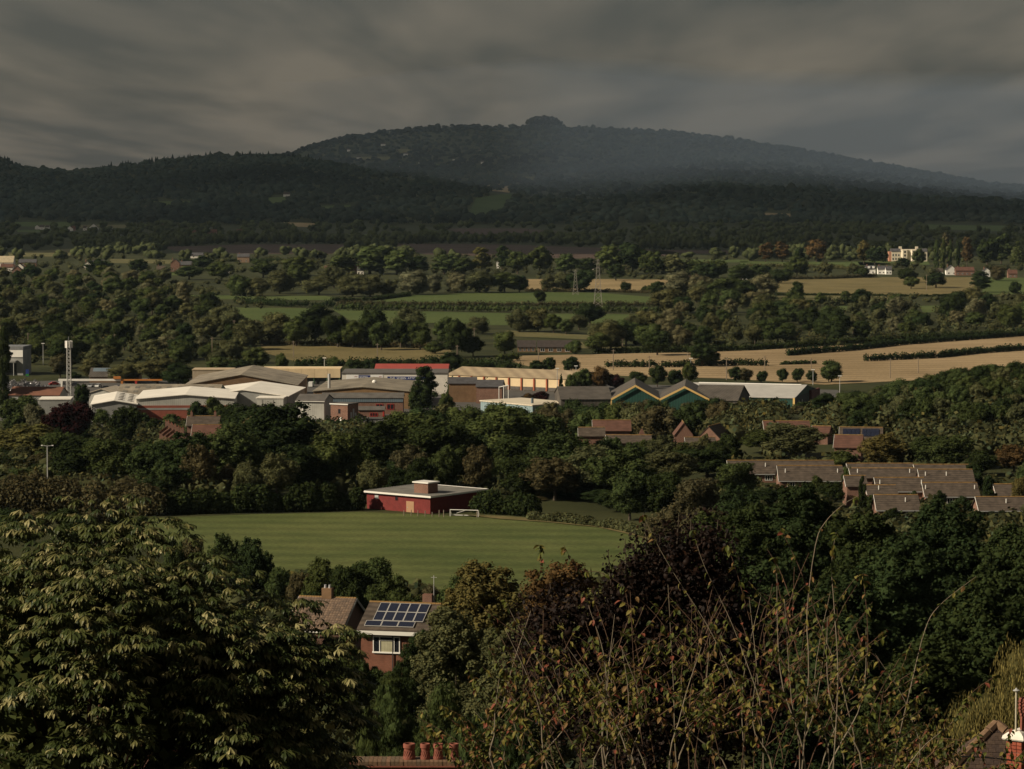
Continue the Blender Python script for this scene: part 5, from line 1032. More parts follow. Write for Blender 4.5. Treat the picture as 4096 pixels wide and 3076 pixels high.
n1 = fill([(-60, 1118), (300, 1112), (640, 1118), (700, 1190), (920, 1236), (950, 1300), (1040, 1366), (1060, 1424), (900, 1474), (500, 1486), (-60, 1490)], 92, 'of the willow wood', 'the picture edge', 'willow wood beside the plain', (OLIVE, GREEN, GREEN, OLIVE, PALE, DARK, GREEN), (8, 15), sy=30)
n2 = fill([(2690, 1212), (2900, 1150), (3090, 1182), (3100, 1212), (3330, 1222), (3600, 1206), (3800, 1226), (4160, 1206), (4160, 1322), (3800, 1344), (3300, 1376), (2996, 1396), (2750, 1402), (2420, 1408), (2400, 1372), (2520, 1330), (2660, 1300), (2690, 1240)], 100, 'of the wood above the stubble', 'the picture edge', 'wood above the stubble', (OLIVE, GREEN, DARK, GREEN, DARK, OLIVE, PALE), (9, 16), sy=30, rev=True, seed=4)
# the belt behind the playing field
T0 = [(-60, 1700), (250, 1692), (380, 1722), (560, 1748), (700, 1768), (860, 1760), (900, 1665), (1010, 1625), (1130, 1650), (1200, 1700), (1300, 1712), (1420, 1728), (1500, 1700), (1600, 1650), (1720, 1615), (1850, 1612), (1960, 1606), (2100, 1618), (2230, 1632), (2330, 1612), (2450, 1604), (2600, 1612), (2800, 1602), (3000, 1592), (3200, 1612), (3350, 1582), (3480, 1535), (3600, 1505), (3800, 1485), (3950, 1455), (4096, 1418), (4200, 1400)]
T1 = [(-60, 1880), (600, 1890), (660, 1760), (760, 1745), (880, 1860), (1150, 1790), (1300, 1770), (1500, 1830), (1900, 1800), (2200, 1860), (2500, 1900), (2650, 1960), (4200, 1960)]
def prof(T_, x): return float(np.interp(x, [p[0] for p in T_], [p[1] for p in T_]))
belt = []; rr = random.Random(21)
for ri, D0 in enumerate((606, 648, 700, 760, 830, 910)):
    t = ri / 5; x = -70 + rr.uniform(0, 80)
    while x < (2680 if ri < 3 else 2980):
        D = D0 + rr.uniform(-12, 12); y = prof(T1, x) * (1 - t) + prof(T0, x) * t + rr.uniform(-14, 30)
        if ri == 0 and x > 2250: y = max(y, 1900)
        if 2280 < x < 2920 and 500 < D < 775: y = max(y, 1742 + rr.uniform(0, 30))
        if ri >= 4 and x < 2980: y = prof(T0, x) + rr.uniform(0, 26)
        X = xat(x, D); h = zat(y, D) - hz(X, D)
        if h > 3.5 and not (ri >= 3 and 560 < x < 900 and y < 1745):
            w = max(h * rr.uniform(.75, 1.1), 7.0); c = rr.choice((GREEN, DARK, GREEN, DARK, DARK, OLIVE, GREEN, BROWN)); 
            if ri == 0 and x < 600: c = rr.choice((BROWN, BROWN, OLIVE))
            belt.append((x, D, h * 1.04, w, rr.choice(('round', 'round', 'dome')) if h > 7 else 'shrub', 'near' if D < 800 else 'mid', c))
            x += w * F / D * rr.uniform(.55, .8)
        else: x += 70
for px, yt, D, wd, c in ((600, 1760, 612, 260, GREEN), (745, 1735, 606, 290, DARK), (1085, 1628, 655, 400, DARK), (930, 1700, 640, 300, GREEN), (1330, 1730, 612, 280, GREEN), (1500, 1695, 645, 330, DARK), (1620, 1655, 672, 360, GREEN), (1800, 1690, 640, 350, DARK), (1990, 1632, 668, 400, GREEN), (2150, 1645, 690, 380, GREEN), (2120, 1740, 622, 330, DARK), (2260, 1745, 615, 340, GREEN), (2370, 1790, 600, 320, OLIVE), (2490, 1800, 592, 300, GREEN), (2220, 1840, 596, 260, BROWN), (2090, 1830, 600, 240, DARK), (1180, 1780, 606, 260, DARK), (300, 1760, 640, 280, DARK), (450, 1750, 628, 260, GREEN)):
    X = xat(px, D); belt.append((px, D, (zat(yt, D) - hz(X, D)) * 1.03, wd * D / F, 'round', 'near', c))
cluster(belt, 'of the belt behind the playing field', 'the chestnut side', 'tree belt behind the playing field', 'belt_tree')
slope = []
for ri, D0 in enumerate((760, 800, 840, 880, 920, 960, 1000)):
    x = 3300 if ri > 1 else 3420
    while x < 4200:
        D = D0 + rr.uniform(-14, 14); y = prof(T0, x) + (6 - ri) * 36 + rr.uniform(-8, 26); X = xat(x, D); h = zat(y, D) - hz(X, D)
        h = min(max(h, 7), 17); w = h * rr.uniform(.85, 1.25); slope.append((x, D, h, w, rr.choice(('round', 'wide', 'round')), 'mid', rr.choice((DARK, GREEN, DARK, DARK, GREEN, OLIVE)))); x += w * F / D * rr.uniform(.6, .85)
for x in np.arange(3640, 4220, 62): slope.append((x, 738 + rr.uniform(-10, 14), rr.uniform(6, 9), rr.uniform(7, 10), 'round', 'near', rr.choice((DARK, GREEN, OLIVE))))
cluster(slope, 'of the wooded slope', 'the pale grey hall', 'wooded slope beside the stubble', 'slope_tree')
def near(px, yt, D, wd, kind, c, lod='near'):
    X = xat(px, D); return (px, D, zat(yt, D) - hz(X, D), wd * D / F, kind, lod, c)
cluster([near(3180, 1690, 690, 330, 'round', OLIVE), near(3060, 1720, 700, 240, 'round', GREEN), near(3530, 1738, 668, 230, 'round', GOLD), (lambda t: (t[0], t[1], t[2], t[3], t[4], t[5], RUST))(near(4060, 1780, 655, 170, 'round', RUST)), near(3700, 1745, 668, 180, 'round', GREEN), near(3800, 1738, 662, 210, 'round', GREEN), near(3930, 1800, 650, 160, 'round', DARK), near(3370, 1800, 655, 140, 'round', GREEN), near(3410, 1856, 630, 60, 'shrub', GREEN), near(2950, 1840, 602, 230, 'round', GREEN), near(2830, 1790, 660, 260, 'round', DARK), near(2700, 1800, 650, 240, 'round', OLIVE), near(2640, 1880, 560, 220, 'round', DARK), near(2080, 1960, 600, 170, 'shrub', DARK), near(2190, 1950, 602, 180, 'shrub', GREEN), near(2300, 1940, 600, 190, 'round', DARK), near(2400, 1950, 590, 180, 'shrub', DARK), near(2470, 1960, 575, 170, 'round', DARK), near(2140, 1985, 596, 130, 'shrub', BROWN), near(3270, 1905, 598, 90, 'round', GREEN), near(3760, 1960, 572, 70, 'round', DARK), near(3900, 1850, 612, 110, 'round', DARK), near(2800, 1900, 540, 260, 'round', BROWN), near(2950, 1935, 520, 200, 'round', DARK), near(2520, 1880, 560, 200, 'round', GREEN), near(2700, 1985, 500, 250, 'shrub', BROWN), near(2830, 1980, 480, 280, 'shrub', BROWN), near(4100, 1900, 560, 120, 'round', GOLD), near(4140, 1830, 600, 160, 'round', GREEN), near(3050, 1950, 585, 170, 'round', DARK), near(3180, 1945, 580, 150, 'round', GREEN), near(3330, 1925, 585, 130, 'round', DARK), near(3480, 1960, 560, 80, 'shrub', GREEN), near(3660, 1950, 575, 60, 'shrub', DARK), near(3400, 1870, 612, 60, 'round', GREEN), near(3860, 1985, 560, 110, 'round', DARK), near(3720, 2030, 540, 120, 'round', GREEN), near(3570, 2035, 540, 90, 'round', DARK)], 'round the brown tiled houses', 'the long grass bank', 'garden trees of the tiled houses', 'garden_tree')
cluster([near(3962, 1896, 562, 78, 'column', DARK), near(3452, 1908, 556, 52, 'column', DARK)], 'among the brown tiled houses', 'the grass bank', 'cypresses')
cluster([near(10, 1312, 1150, 90, 'column', DARK, 'mid'), near(330, 1528, 920, 110, 'column', DARK, 'near')], 'in front of the estate yard', 'the picture edge', 'estate conifers')
cluster([near(262, 1602, 870, 240, 'round', PURPLE), near(490, 1618, 905, 160, 'round', DARK), near(70, 1575, 960, 220, 'round', GREEN), near(140, 1610, 930, 130, 'round', PALE), near(110, 1696, 780, 300, 'round', YEL), near(250, 1720, 730, 200, 'round', GREEN), near(850, 1588, 1040, 110, 'round', GREEN, 'mid'), near(790, 1600, 1030, 100, 'round', DARK, 'mid'), near(900, 1610, 1000, 120, 'round', DARK, 'mid'), near(1010, 1622, 860, 260, 'round', DARK), near(2280, 1590, 1010, 70, 'round', DARK, 'mid'), near(2190, 1610, 985, 110, 'round', BROWN, 'mid'), near(560, 1652, 1040, 80, 'round', DARK, 'mid'), near(400, 1636, 1050, 90, 'round', GREEN, 'mid'), near(690, 1655, 1030, 90, 'round', GREEN, 'mid'), near(620, 1662, 1020, 80, 'shrub', DARK, 'mid'), near(2930, 1612, 960, 150, 'round', DARK), near(2990, 1640, 900, 160, 'round', GREEN), near(3060, 1650, 880, 160, 'round', DARK), near(2920, 1668, 850, 150, 'round', OLIVE)], 'in front of the estate sheds', 'the picture edge', 'trees in front of the sheds')
scr = []
for x in np.arange(2180, 3380, 62): scr.append(near(x + rr.uniform(-20, 20), (1594 if 2420 < x < 2960 else 1606) + rr.uniform(-6, 18), 1010 + rr.uniform(-30, 20), rr.uniform(95, 140), 'round', rr.choice((DARK, GREEN, DARK, BROWN)), 'mid'))
for x in np.arange(1480, 2000, 60): scr.append(near(x + rr.uniform(-20, 20), (1672 if x < 1560 else 1640) + rr.uniform(-6, 26), 985 + rr.uniform(-30, 20), rr.uniform(95, 140), 'round', rr.choice((DARK, GREEN, GREEN)), 'mid'))
for x in np.arange(905, 1180, 55): scr.append(near(x + rr.uniform(-15, 15), 1636 + rr.uniform(-10, 20), 990 + rr.uniform(-20, 20), rr.uniform(90, 130), 'round', rr.choice((DARK, GREEN)), 'mid'))
cluster(scr, 'of the screen in front of the sheds', 'the brick-based warehouse', 'screen of trees before the sheds', 'screen_tree')
scr = []
for x in np.arange(2270, 2940, 50): scr.append(near(x + rr.uniform(-15, 15), 1752 + rr.uniform(-16, 18), 692 + rr.uniform(-8, 8), rr.uniform(90, 150), 'round', rr.choice((DARK, GREEN, OLIVE))))
cluster(scr, 'of the row hiding the brick gables', 'the pavilion', 'trees hiding the brick gables', 'screen_tree')
# big dark trees of the near slope
cluster([near(2860, 2010, 330, 340, 'round', GREEN, 'close'), near(3040, 1965, 310, 330, 'tall', DARK, 'close'), near(3260, 1915, 290, 380, 'tall', DARK, 'close'), near(3460, 1990, 270, 260, 'tall', DARK, 'close'), near(3800, 1950, 262, 520, 'round', DARK, 'close'), near(4080, 2050, 250, 400, 'round', DARK, 'close'), near(3600, 2090, 235, 380, 'round', DARK, 'close'), near(3100, 2180, 215, 480, 'round', DARK, 'close'), near(3420, 2260, 195, 460, 'tall', DARK, 'close'), near(3930, 2280, 180, 560, 'round', DARK, 'close'), near(2820, 2200, 240, 380, 'round', GREEN, 'close'), near(3680, 2480, 150, 480, 'tall', DARK, 'close'), near(3280, 2480, 160, 420, 'round', DARK, 'close'), near(2640, 2130, 300, 220, 'round', GREEN, 'close')], 'in the dark mass below the tiled houses', 'the copper tree', 'dark evergreens of the near slope')
# bushes and trees round the two near houses
cluster([near(900, 2140, 440, 180, 'round', GREEN), near(1010, 2150, 432, 200, 'round', DARK), near(760, 2100, 450, 160, 'shrub', BROWN), near(40, 2010, 540, 150, 'shrub', DARK), near(150, 2020, 545, 150, 'shrub', BROWN), near(260, 2015, 548, 150, 'shrub', DARK), near(370, 2025, 550, 140, 'shrub', BROWN), near(470, 2040, 552, 120, 'shrub', DARK), near(560, 2058, 555, 90, 'shrub', GREEN), near(100, 2050, 520, 160, 'shrub', DARK), near(300, 2060, 525, 160, 'shrub', DARK), near(680, 2090, 446, 110, 'shrub', GREEN), near(1120, 2230, 420, 150, 'shrub', GREEN), near(1190, 2250, 412, 130, 'shrub', BROWN), near(1290, 2232, 405, 200, 'round', GREEN), near(1470, 2218, 400, 260, 'round', GREEN), near(1400, 2250, 396, 180, 'round', DARK), near(1560, 2300, 380, 200, 'round', GREEN), near(1620, 2330, 366, 180, 'shrub', GREEN), near(1720, 2290, 372, 150, 'shrub', BROWN), near(1700, 2360, 340, 180, 'shrub', GREEN), near(1830, 2300, 350, 160, 'round', GREEN), near(1240, 2330, 380, 140, 'shrub', DARK)], 'of the hedge below the playing field', 'the chestnut', 'bushes below the playing field')
cluster([near(1950, 2196, 236, 470, 'round', GOLD, 'close'), near(2240, 2182, 228, 330, 'round', RUST, 'close'), near(2400, 2290, 215, 260, 'round', YEL, 'close'), near(1820, 2380, 220, 260, 'round', OLIVE, 'close'), near(2080, 2420, 190, 380, 'round', OLIVE, 'close')], 'of the turning trees beside it', 'the solar house', 'autumn trees by the solar house')
cluster([near(1690, 2450, 262, 260, 'feather', DARK, 'close'), near(1770, 2430, 258, 260, 'feather', DARK, 'close'), near(1640, 2560, 250, 170, 'feather', DARK, 'close'), near(1560, 2640, 246, 200, 'feather', GREEN, 'close'), near(1800, 2560, 220, 260, 'feather', DARK, 'close'), near(1560, 2690, 180, 300, 'feather', GREEN, 'close'), near(1740, 2680, 172, 300, 'feather', GREEN, 'close'), near(1900, 2740, 165, 300, 'feather', DARK, 'close'), near(1480, 2790, 140, 260, 'feather', GREEN, 'close'), near(1650, 2820, 132, 300, 'feather', GREEN, 'close'), near(1860, 2850, 128, 300, 'feather', GREEN, 'close'), near(1400, 2620, 255, 200, 'feather', GREEN, 'close'), near(2050, 2760, 150, 300, 'feather', DARK, 'close')], 'below the solar house', 'the chestnut', 'feathery conifers of the near garden')
cluster([near(1330, 2515, 285, 150, 'shrub', BROWN), near(1220, 2500, 288, 160, 'shrub', DARK), near(1395, 2560, 284, 130, 'shrub', DARK), near(1500, 2640, 280, 150, 'shrub', GREEN), near(1580, 2650, 278, 150, 'shrub', GREEN), near(1450, 2655, 276, 150, 'shrub', DARK), near(1400, 2510, 280, 120, 'shrub', RUST), near(1290, 2540, 282, 130, 'shrub', GREEN), near(1440, 2590, 272, 110, 'shrub', GREEN), near(1360, 2580, 270, 150, 'shrub', DARK), near(1940, 2620, 250, 130, 'shrub', RUST), near(1250, 2520, 290, 120, 'shrub', GREEN)], 'against the two near houses', 'the chestnut', 'shrubs at the near houses')

# ------------------------------------------------------------------ hedges
def hedge(label, pts, h=2.6, w=2.4, c=DARK, dens=5.0, gaps=.0, ls=.42, seed=0):
    rr = random.Random(seed + len(pts) * 7 + int(pts[0][0])); P_ = [ground(*p) for p in pts]; cs, rs = [], []
    for a, b_ in zip(P_[:-1], P_[1:]):
        L_ = (b_ - a).length; n_ = max(int(L_ / (w * .34)), 1)
        for i in range(n_):
            if rr.random() < gaps: continue
            q_ = a.lerp(b_, (i + rr.random()) / n_); k = rr.uniform(.75, 1.35); cs.append((q_.x + rr.uniform(-.4, .4), q_.y + rr.uniform(-.4, .4), hz(q_.x, q_.y) + h * .45 * k)); rs.append((w * .42 * k, w * .42 * k, h * .5 * k))
    o0 = Vector(cs[0]); o0.z = hz(o0.x, o0.y); cs = np.array(cs) - np.array(o0)
    m = npmesh('hedge', *blobs(cs, np.array(rs), min(int(len(cs) * 45 * dens / 5), 26000), ls, seed=seed, core=.58), FOL); o = link('hedge', m, None, o0); o.color = (*jit(c, .1), 1); prop(o, label, 'hedge', 'field hedges'); return o
hedge('trimmed hedge along the near side of the long green field', [(1350, 1222), (1800, 1225), (2300, 1226), (2660, 1226)], 3.4, 4, BROWN)
hedge('thick hedge running below the first, above the second green strip', [(1340, 1243), (1700, 1243), (2100, 1250), (2660, 1252)], 5.0, 5, GREEN, seed=2)
hedge('dark hedge at the village end of the green strips', [(940, 1212), (1150, 1228), (1340, 1230)], 5, 5, DARK, seed=3)
hedge('low dark hedge climbing beside the long green field', [(1330, 1205), (1500, 1202), (1640, 1184)], 3, 4, DARK, seed=4)
hedge('low hedge between green field and tan field at the pylons', [(2100, 1166), (2400, 1168), (2640, 1174)], 2.2, 3, BROWN, seed=5)
hedge('hedge along the top of the stubble, under the wood', [(2380, 1416), (2750, 1410), (3000, 1402), (3300, 1384), (3560, 1366), (3800, 1352), (4180, 1332)], 3.4, 3.6, DARK, seed=6)
hedge('dark hedge slanting across the upper stubble', [(3150, 1424), (3260, 1414), (3400, 1404), (3600, 1381), (3800, 1366), (4150, 1340)], 3.4, 3.2, DARK, seed=7)
hedge('dark hedge slanting across the lower stubble', [(3460, 1446), (3600, 1440), (3760, 1432), (3900, 1416), (4150, 1398)], 3.2, 3.0, DARK, seed=8)
hedge('short hedge crossing the stubble near the round dark trees', [(2430, 1470), (2700, 1470), (2900, 1462), (3070, 1464)], 3.0, 3.0, DARK, seed=9); hedge('thin broken hedge in the middle of the stubble', [(3120, 1460), (3260, 1456)], 1.6, 2.2, GREEN, seed=10)
hedge('dark hedge below the dry pasture behind the estate', [(1180, 1462), (1500, 1466), (1800, 1462), (2080, 1478)], 4.2, 5, DARK, seed=11)
hedge('hedge behind the dry pasture with pale fence', [(1050, 1380), (1400, 1386), (1800, 1397)], 3.4, 4, BROWN, seed=12)
hedge('rounded hedge at the bungalows', [(1990, 1448), (2070, 1444)], 4, 5, GREEN, seed=13)
hedge('long clipped dark hedge above the tan pasture', [(3100, 1119), (3300, 1117), (3500, 1109)], 3.2, 4, BROWN, seed=14); hedge('field-edge hedge under the tan pasture', [(3100, 1181), (3500, 1184), (3560, 1186), (3800, 1186), (3950, 1178)], 1.6, 3, DARK, seed=15); hedge('short dense hedge in the sheep pasture', [(3340, 1222), (3460, 1218)], 5, 5, DARK, seed=16)
hedge('brown scrub hedge along the grass bank of the playing field', [(2120, 2082), (2300, 2096), (2480, 2120), (2590, 2150)], 1.5, 2.6, OLIVE, seed=17, ls=.2, dens=90); hedge('brown scrub hedge at the chestnut end of the playing field', [(-40, 2052), (250, 2052), (520, 2060), (640, 2062)], 5.5, 5, BROWN, seed=18, ls=.30, dens=70); hedge('dark scrub hedge along the pitch behind the pavilion', [(660, 2058), (900, 2052), (1200, 2046), (1440, 2040)], 4.5, 4, DARK, seed=19, ls=.30, dens=70); hedge('scrub hedge right of the pavilion', [(1900, 2050), (2000, 2056), (2150, 2066)], 3.5, 4, DARK, seed=20, ls=.3, dens=60)
hedge('tall clipped dark green hedge in front of the cream warehouse', [(1790, 1590), (1975, 1590)], 7.0, 5.5, DARK, seed=21)
hedge('hedge row in front of the grey sheds', [(1180, 1712), (1300, 1712), (1480, 1714)], 4, 4, DARK, seed=22)
hedge('hedgerow along the lane in the far plain', [(700, 1052), (1000, 1046), (1300, 1052)], 4, 6, DARK, seed=23); hedge('hedge below the mansion lawns', [(2990, 1068), (3200, 1072), (3440, 1080)], 4, 6, OLIVE, seed=24)

# ------------------------------------------------------------------ scrub between the trees (nobody could count it)
rg = np.random.default_rng(77); cs, rs = [], []
def scrub(n, xr, dr, r0, r1, keep=None):
    for i in range(n):
        D = math.exp(rg.uniform(math.log(dr[0]), math.log(dr[1]))); px = rg.uniform(*xr); x = xat(px, D); z = hz(x, D); q_ = proj(x, D, z)
        if any(inpoly(q_[0], q_[1], P_) for P_ in FIELDS[:2]) or any(inpoly(q_[0], q_[1] - 4, P_) for P_ in FIELDS[2:]): continue
        if keep and not keep(q_[0], q_[1], D, x): continue
        k = rg.uniform(r0, r1); cs.append((x, D, z + k * .45)); rs.append((k * rg.uniform(.8, 1.3), k * rg.uniform(.8, 1.3), k * rg.uniform(.6, .95)))
pav = lambda q0, q1, D, x: not (1380 < q0 < 2030 and D < 606)
houses = lambda q0, q1, D, x: not (D > 545 and D < 560)
scrub(630, (-80, 2700), (598, 960), 1.8, 4.2, pav); scrub(630, (2880, 4200), (470, 690), 1.6, 2.7); scrub(489, (3250, 4200), (740, 1030), 2.0, 4.5)
scrub(420, (-80, 2700), (345, 470), 1.4, 3.2); scrub(489, (1150, 4200), (90, 345), 1.2, 2.6, lambda q0, q1, D, x: not (255 < D < 330 and 1120 < q0 < 1850)); scrub(112, (1150, 1850), (235, 285), .8, 1.5)
scrub(630, (-80, 1050), (1420, 2500), 2.5, 5.0, lambda q0, q1, D, x: q1 < 1480); scrub(630, (2380, 4200), (1550, 2500), 2.5, 5.0, lambda q0, q1, D, x: q0 > 2640 or q1 > 1300); scrub(210, (1100, 2700), (2300, 3100), 3, 5)
scrub(350, (-80, 4200), (2700, 3300), 3.0, 6.0)
scrub(260, (2880, 3110), (735, 930), 2.5, 5.5); scrub(200, (3600, 4200), (690, 765), 2.2, 4.5); scrub(200, (2030, 2500), (600, 665), 2.2, 5.0); scrub(160, (280, 820), (955, 1055), 1.8, 3.6); scrub(120, (1150, 1500), (960, 1050), 1.5, 3.0)
m_ = npmesh('scrub', *blobs(np.array(cs), np.array(rs), 150000, .58, seed=5, core=.6, lobe_var=.4, hemi=True, hue=.12), FOL); o = prop(link('undergrowth', m_), 'dark scrub and undergrowth filling the ground between the trees', 'undergrowth', kind='stuff'); o.color = (.055, .058, .026, 1)

# ================================================================== FOREGROUND
def tinted(mesh, col):
    a = mesh.attributes.new('tint', 'FLOAT_COLOR', 'POINT'); a.data.foreach_set('color', np.tile(np.array([*col, 1.0], np.float32), len(mesh.vertices))); return mesh
# ------------------------------------------------------------------ horse chestnut
LEAFM = foliage('chestnut_leaf', False, (1, 1, 1), .15, .16, .5)
def chestnut_leaf(seed):
    """seven drooping leaflets fanning from a stalk"""
    rg = random.Random(seed); v, f = [], []
    n = len(v); v += [(-.003, 0, 0), (.003, 0, 0), (0, .11, .012)]; f.append((n, n + 1, n + 2))
    for i in range(7):
        a = R(-105 + 35 * i + rg.uniform(-7, 7)); L_ = .215 * (1 - .40 * abs(i - 3) / 3) * rg.uniform(.9, 1.1); dr = R(rg.uniform(28, 62)); w = L_ * rg.uniform(.12, .16)
        d = Vector((math.sin(a), math.cos(a), 0)); s_ = Vector((math.cos(a), -math.sin(a), 0)); b = Vector((0, .11, .012))
        m1 = b + d * L_ * .42 * math.cos(dr * .5) - Vector((0, 0, L_ * .42 * math.sin(dr * .5))); m2 = m1 + d * L_ * .28 * math.cos(dr) - Vector((0, 0, L_ * .28 * math.sin(dr))); tp = m2 + d * L_ * .30 * math.cos(dr * 1.25) - Vector((0, 0, L_ * .30 * math.sin(dr * 1.25)))
        up = Vector((0, 0, w * .35)); k = len(v)
        mm = m1.lerp(m2, .75)
        v += [tuple(b), tuple(mm), tuple(tp), tuple(m2 + s_ * w + up), tuple(m2 - s_ * w + up)]
        f += [(k, k + 3, k + 1), (k, k + 1, k + 4), (k + 1, k + 3, k + 2), (k + 1, k + 2, k + 4)]
    return v, f
LV = [chestnut_leaf(i) for i in range(8)]
LCOL = [(.042, .055, .015), (.070, .080, .024), (.135, .128, .046), (.028, .040, .012), (.26, .235, .105)]  # the paler tones put sunlit highlights into the leaf colour
rg = np.random.default_rng(42)
Cc = at(320, 3270, 47); RX, RY, RZ_ = 1120 / pxm(47), 4.2, 1245 / pxm(47)
ch = thing('chestnut_tree', 'large horse chestnut with drooping fan-shaped leaves filling the lower corner', 'tree', (Cc.x, Cc.y, hz(Cc.x, Cc.y)))
base = Vector(ch.location); leaves = []; br = MB()
br_pts = []
C2 = at(980, 3150, 46.5); boughs = []
for i in range(260):                     # boughs: leafy caps with dark gaps under them
    d = Vector(rg.normal(0, 1, 3)).normalized()
    if i % 3 == 0: d = (d + Vector((0, -.15, .9))).normalized()
    if d.y > .30: d.y = -d.y
    m = rg.uniform(.78, .97) * (1 + .06 * math.sin(d.x * 9 + 1) * math.cos(d.z * 8)); p = Cc + Vector((d.x * RX, d.y * RY, d.z * RZ_)) * m
    if i % 4 == 0: p = C2 + Vector((d.x * 400 / pxm(46.5), d.y * 2.2, d.z * 800 / pxm(46.5))) * rg.uniform(.65, .97)
    if p.z < Cc.z - .9: continue
    boughs.append(p)
    if i % 3 == 0: br_pts.append(p)
    rb_ = rg.uniform(.42, .72)
    for c_ in range(int(12 + rb_ * 16)):
        a = rg.uniform(0, 6.283); e_ = rg.uniform(-.15, 1.35); n_ = Vector((math.cos(a) * math.cos(e_), math.sin(a) * math.cos(e_), math.sin(e_) * .62)); n_ = (n_ + d * .35)
        q_ = p + n_ * rb_ * rg.uniform(.75, 1.0)
        for j in range(rg.integers(3, 6)):
            a2 = rg.uniform(0, 6.283); o_ = (Vector((math.cos(a2), math.sin(a2), rg.uniform(-.3, .3))) * .7 + Vector((n_.x, n_.y, 0)) * .9).normalized()
            leaves.append((q_ + o_ * rg.uniform(.02, .14), o_ + Vector((0, 0, .15)), rg.uniform(.68, 1.12)))
for i in range(1100):                    # shaded inner leaves
    d = Vector(rg.normal(0, 1, 3)).normalized(); p = Cc + Vector((d.x * RX, -abs(d.y) * RY, d.z * RZ_)) * rg.uniform(.62, .82)
    if p.z > Cc.z - 1.2: leaves.append((p, Vector(rg.normal(0, 1, 3)).normalized(), rg.uniform(.8, 1.1)))
def leaf_mat(p, o_, s_):
    y = Vector((o_.x, o_.y, o_.z * .55)); y = y.normalized() if y.length > 1e-3 else Vector((0, 1, 0)); x = y.cross(Vector((0, 0, 1))); x = x.normalized() if x.length > 1e-3 else Vector((1, 0, 0)); z = x.cross(y)
    m = Matrix((x, y, z)).transposed().to_4x4(); m = Matrix.Translation(p) @ m @ Matrix.Diagonal((s_, s_, s_, 1)); return m
def keep(t):
    q_ = proj(*t[0]); return q_[1] < 3160 and q_[0] > -220 and t[0].y < Cc.y + .6
leaves = [t for t in leaves if keep(t)]
def seen(p): q_ = proj(*p); return -60 < q_[0] < 1500 and q_[1] < 3120
leaves.sort(key=lambda t: (0 if seen(t[0]) else 1, (t[0] - Cc).dot(Vector((-.35, -.85, .4)).normalized()) * -1))
lm = {}
for i in range(8):
    for c in range(5):
        mb = MB(); mb.v, mb.f = list(LV[i][0]), list(LV[i][1]); lm[i, c] = tinted(mb.mesh('leaf', LEAFM), LCOL[c])
ALLV, ALLF, ALLC, off = [], [], [], 0
for i, (p, o_, s_) in enumerate(leaves):
    k, c = int(rg.integers(8)), int(rg.choice(5, p=[.28, .26, .18, .18, .10])); m = leaf_mat(p - base, o_, s_)
    if i < 300: o = link('leaf', lm[k, c], ch); o.matrix_basis = m
    else:
        ALLV += [tuple(m @ Vector(q_)) for q_ in LV[k][0]]; ALLF += [tuple(a + off for a in q_) for q_ in LV[k][1]]; ALLC += [LCOL[c]] * len(LV[k][0]); off += len(LV[k][0])
mb = MB(); mb.v, mb.f = ALLV, ALLF; me = mb.mesh('foliage', LEAFM); a_ = me.attributes.new('tint', 'FLOAT_COLOR', 'POINT'); cc = np.ones((len(ALLC), 4), np.float32); cc[:, :3] = np.array(ALLC); a_.data.foreach_set('color', cc.ravel())
o = link('foliage', me, ch); o['kind'] = 'stuff'
RED = M('red_twig', (.075, .034, .022), .8, .3, 4)
for p in br_pts:
    q_ = Cc.lerp(p, .45) + Vector((0, 0, -.5)); br.tube([Cc - base + Vector((0, 0, -1.5)), q_ - base, p - base], [.07, .02, .006], 5)
o = br.build('branches', RED, ch); o['kind'] = 'stuff'
MB().tube([(0, 0, -.5), (.1, 0, 4), (0, 0, Cc.z - base.z)], [.42, .33, .2], 10).build('trunk', BARK, ch)
dn = rg.normal(0, 1, (70, 3)); dn /= np.linalg.norm(dn, axis=1)[:, None]; dn = dn[dn[:, 2] > -.4]
cs = np.array([tuple(Vector((d[0] * RX, d[1] * RY, d[2] * RZ_)) * .70 + (Cc - base)) for d in dn])
o = link('inner_foliage', npmesh('inner', *blobs(cs, np.full(len(cs), .85), 9000, .11, seed=3, core=.8), FOL), ch); o.color = (.05, .06, .02, 1); o['kind'] = 'stuff'

# ------------------------------------------------------------------ copper-leaved tree
COPM = foliage('copper_leaf', False, (.014, .0085, .0065), .10, .08, .6)
D = 44; root = at(2700, 3000, D); cp_t = thing('copper_tree', 'black-purple copper-leaved tree behind the twiggy pear', 'tree', (root.x, D, hz(root.x, D))); base = Vector(cp_t.location)
cs, rs = [], []
for cx_, cy_, rx, ry, n in ((2690, 2760, 350, 560, 210), (2260, 2640, 220, 280, 80), (2500, 2470, 150, 250, 60), (2890, 2560, 150, 330, 70), (3040, 2700, 130, 280, 45), (2700, 2280, 150, 160, 44), (2810, 2200, 80, 100, 16)):
    for i in range(n):
        d = rg.normal(0, 1, 3); d /= np.linalg.norm(d); m = rg.random() ** .4
        p = at(cx_ + d[0] * rx * m, cy_ + d[2] * ry * m, D + d[1] * 1.3 * m) - base; k = rg.uniform(.22, .42); cs.append(p); rs.append((k, k, k))
tips = [(2576, 2052, 2600, 2330), (2716, 2056, 2700, 2300), (2764, 2072, 2760, 2300), (2872, 2080, 2850, 2320), (2500, 2155, 2510, 2380), (2432, 2200, 2450, 2420), (2200, 2330, 2220, 2500), (2300, 2330, 2300, 2520), (2905, 2130, 2880, 2330), (2540, 2120, 2560, 2360), (2130, 2430, 2160, 2560), (2820, 2120, 2800, 2300), (2640, 2140, 2640, 2330)]
sh = MB()
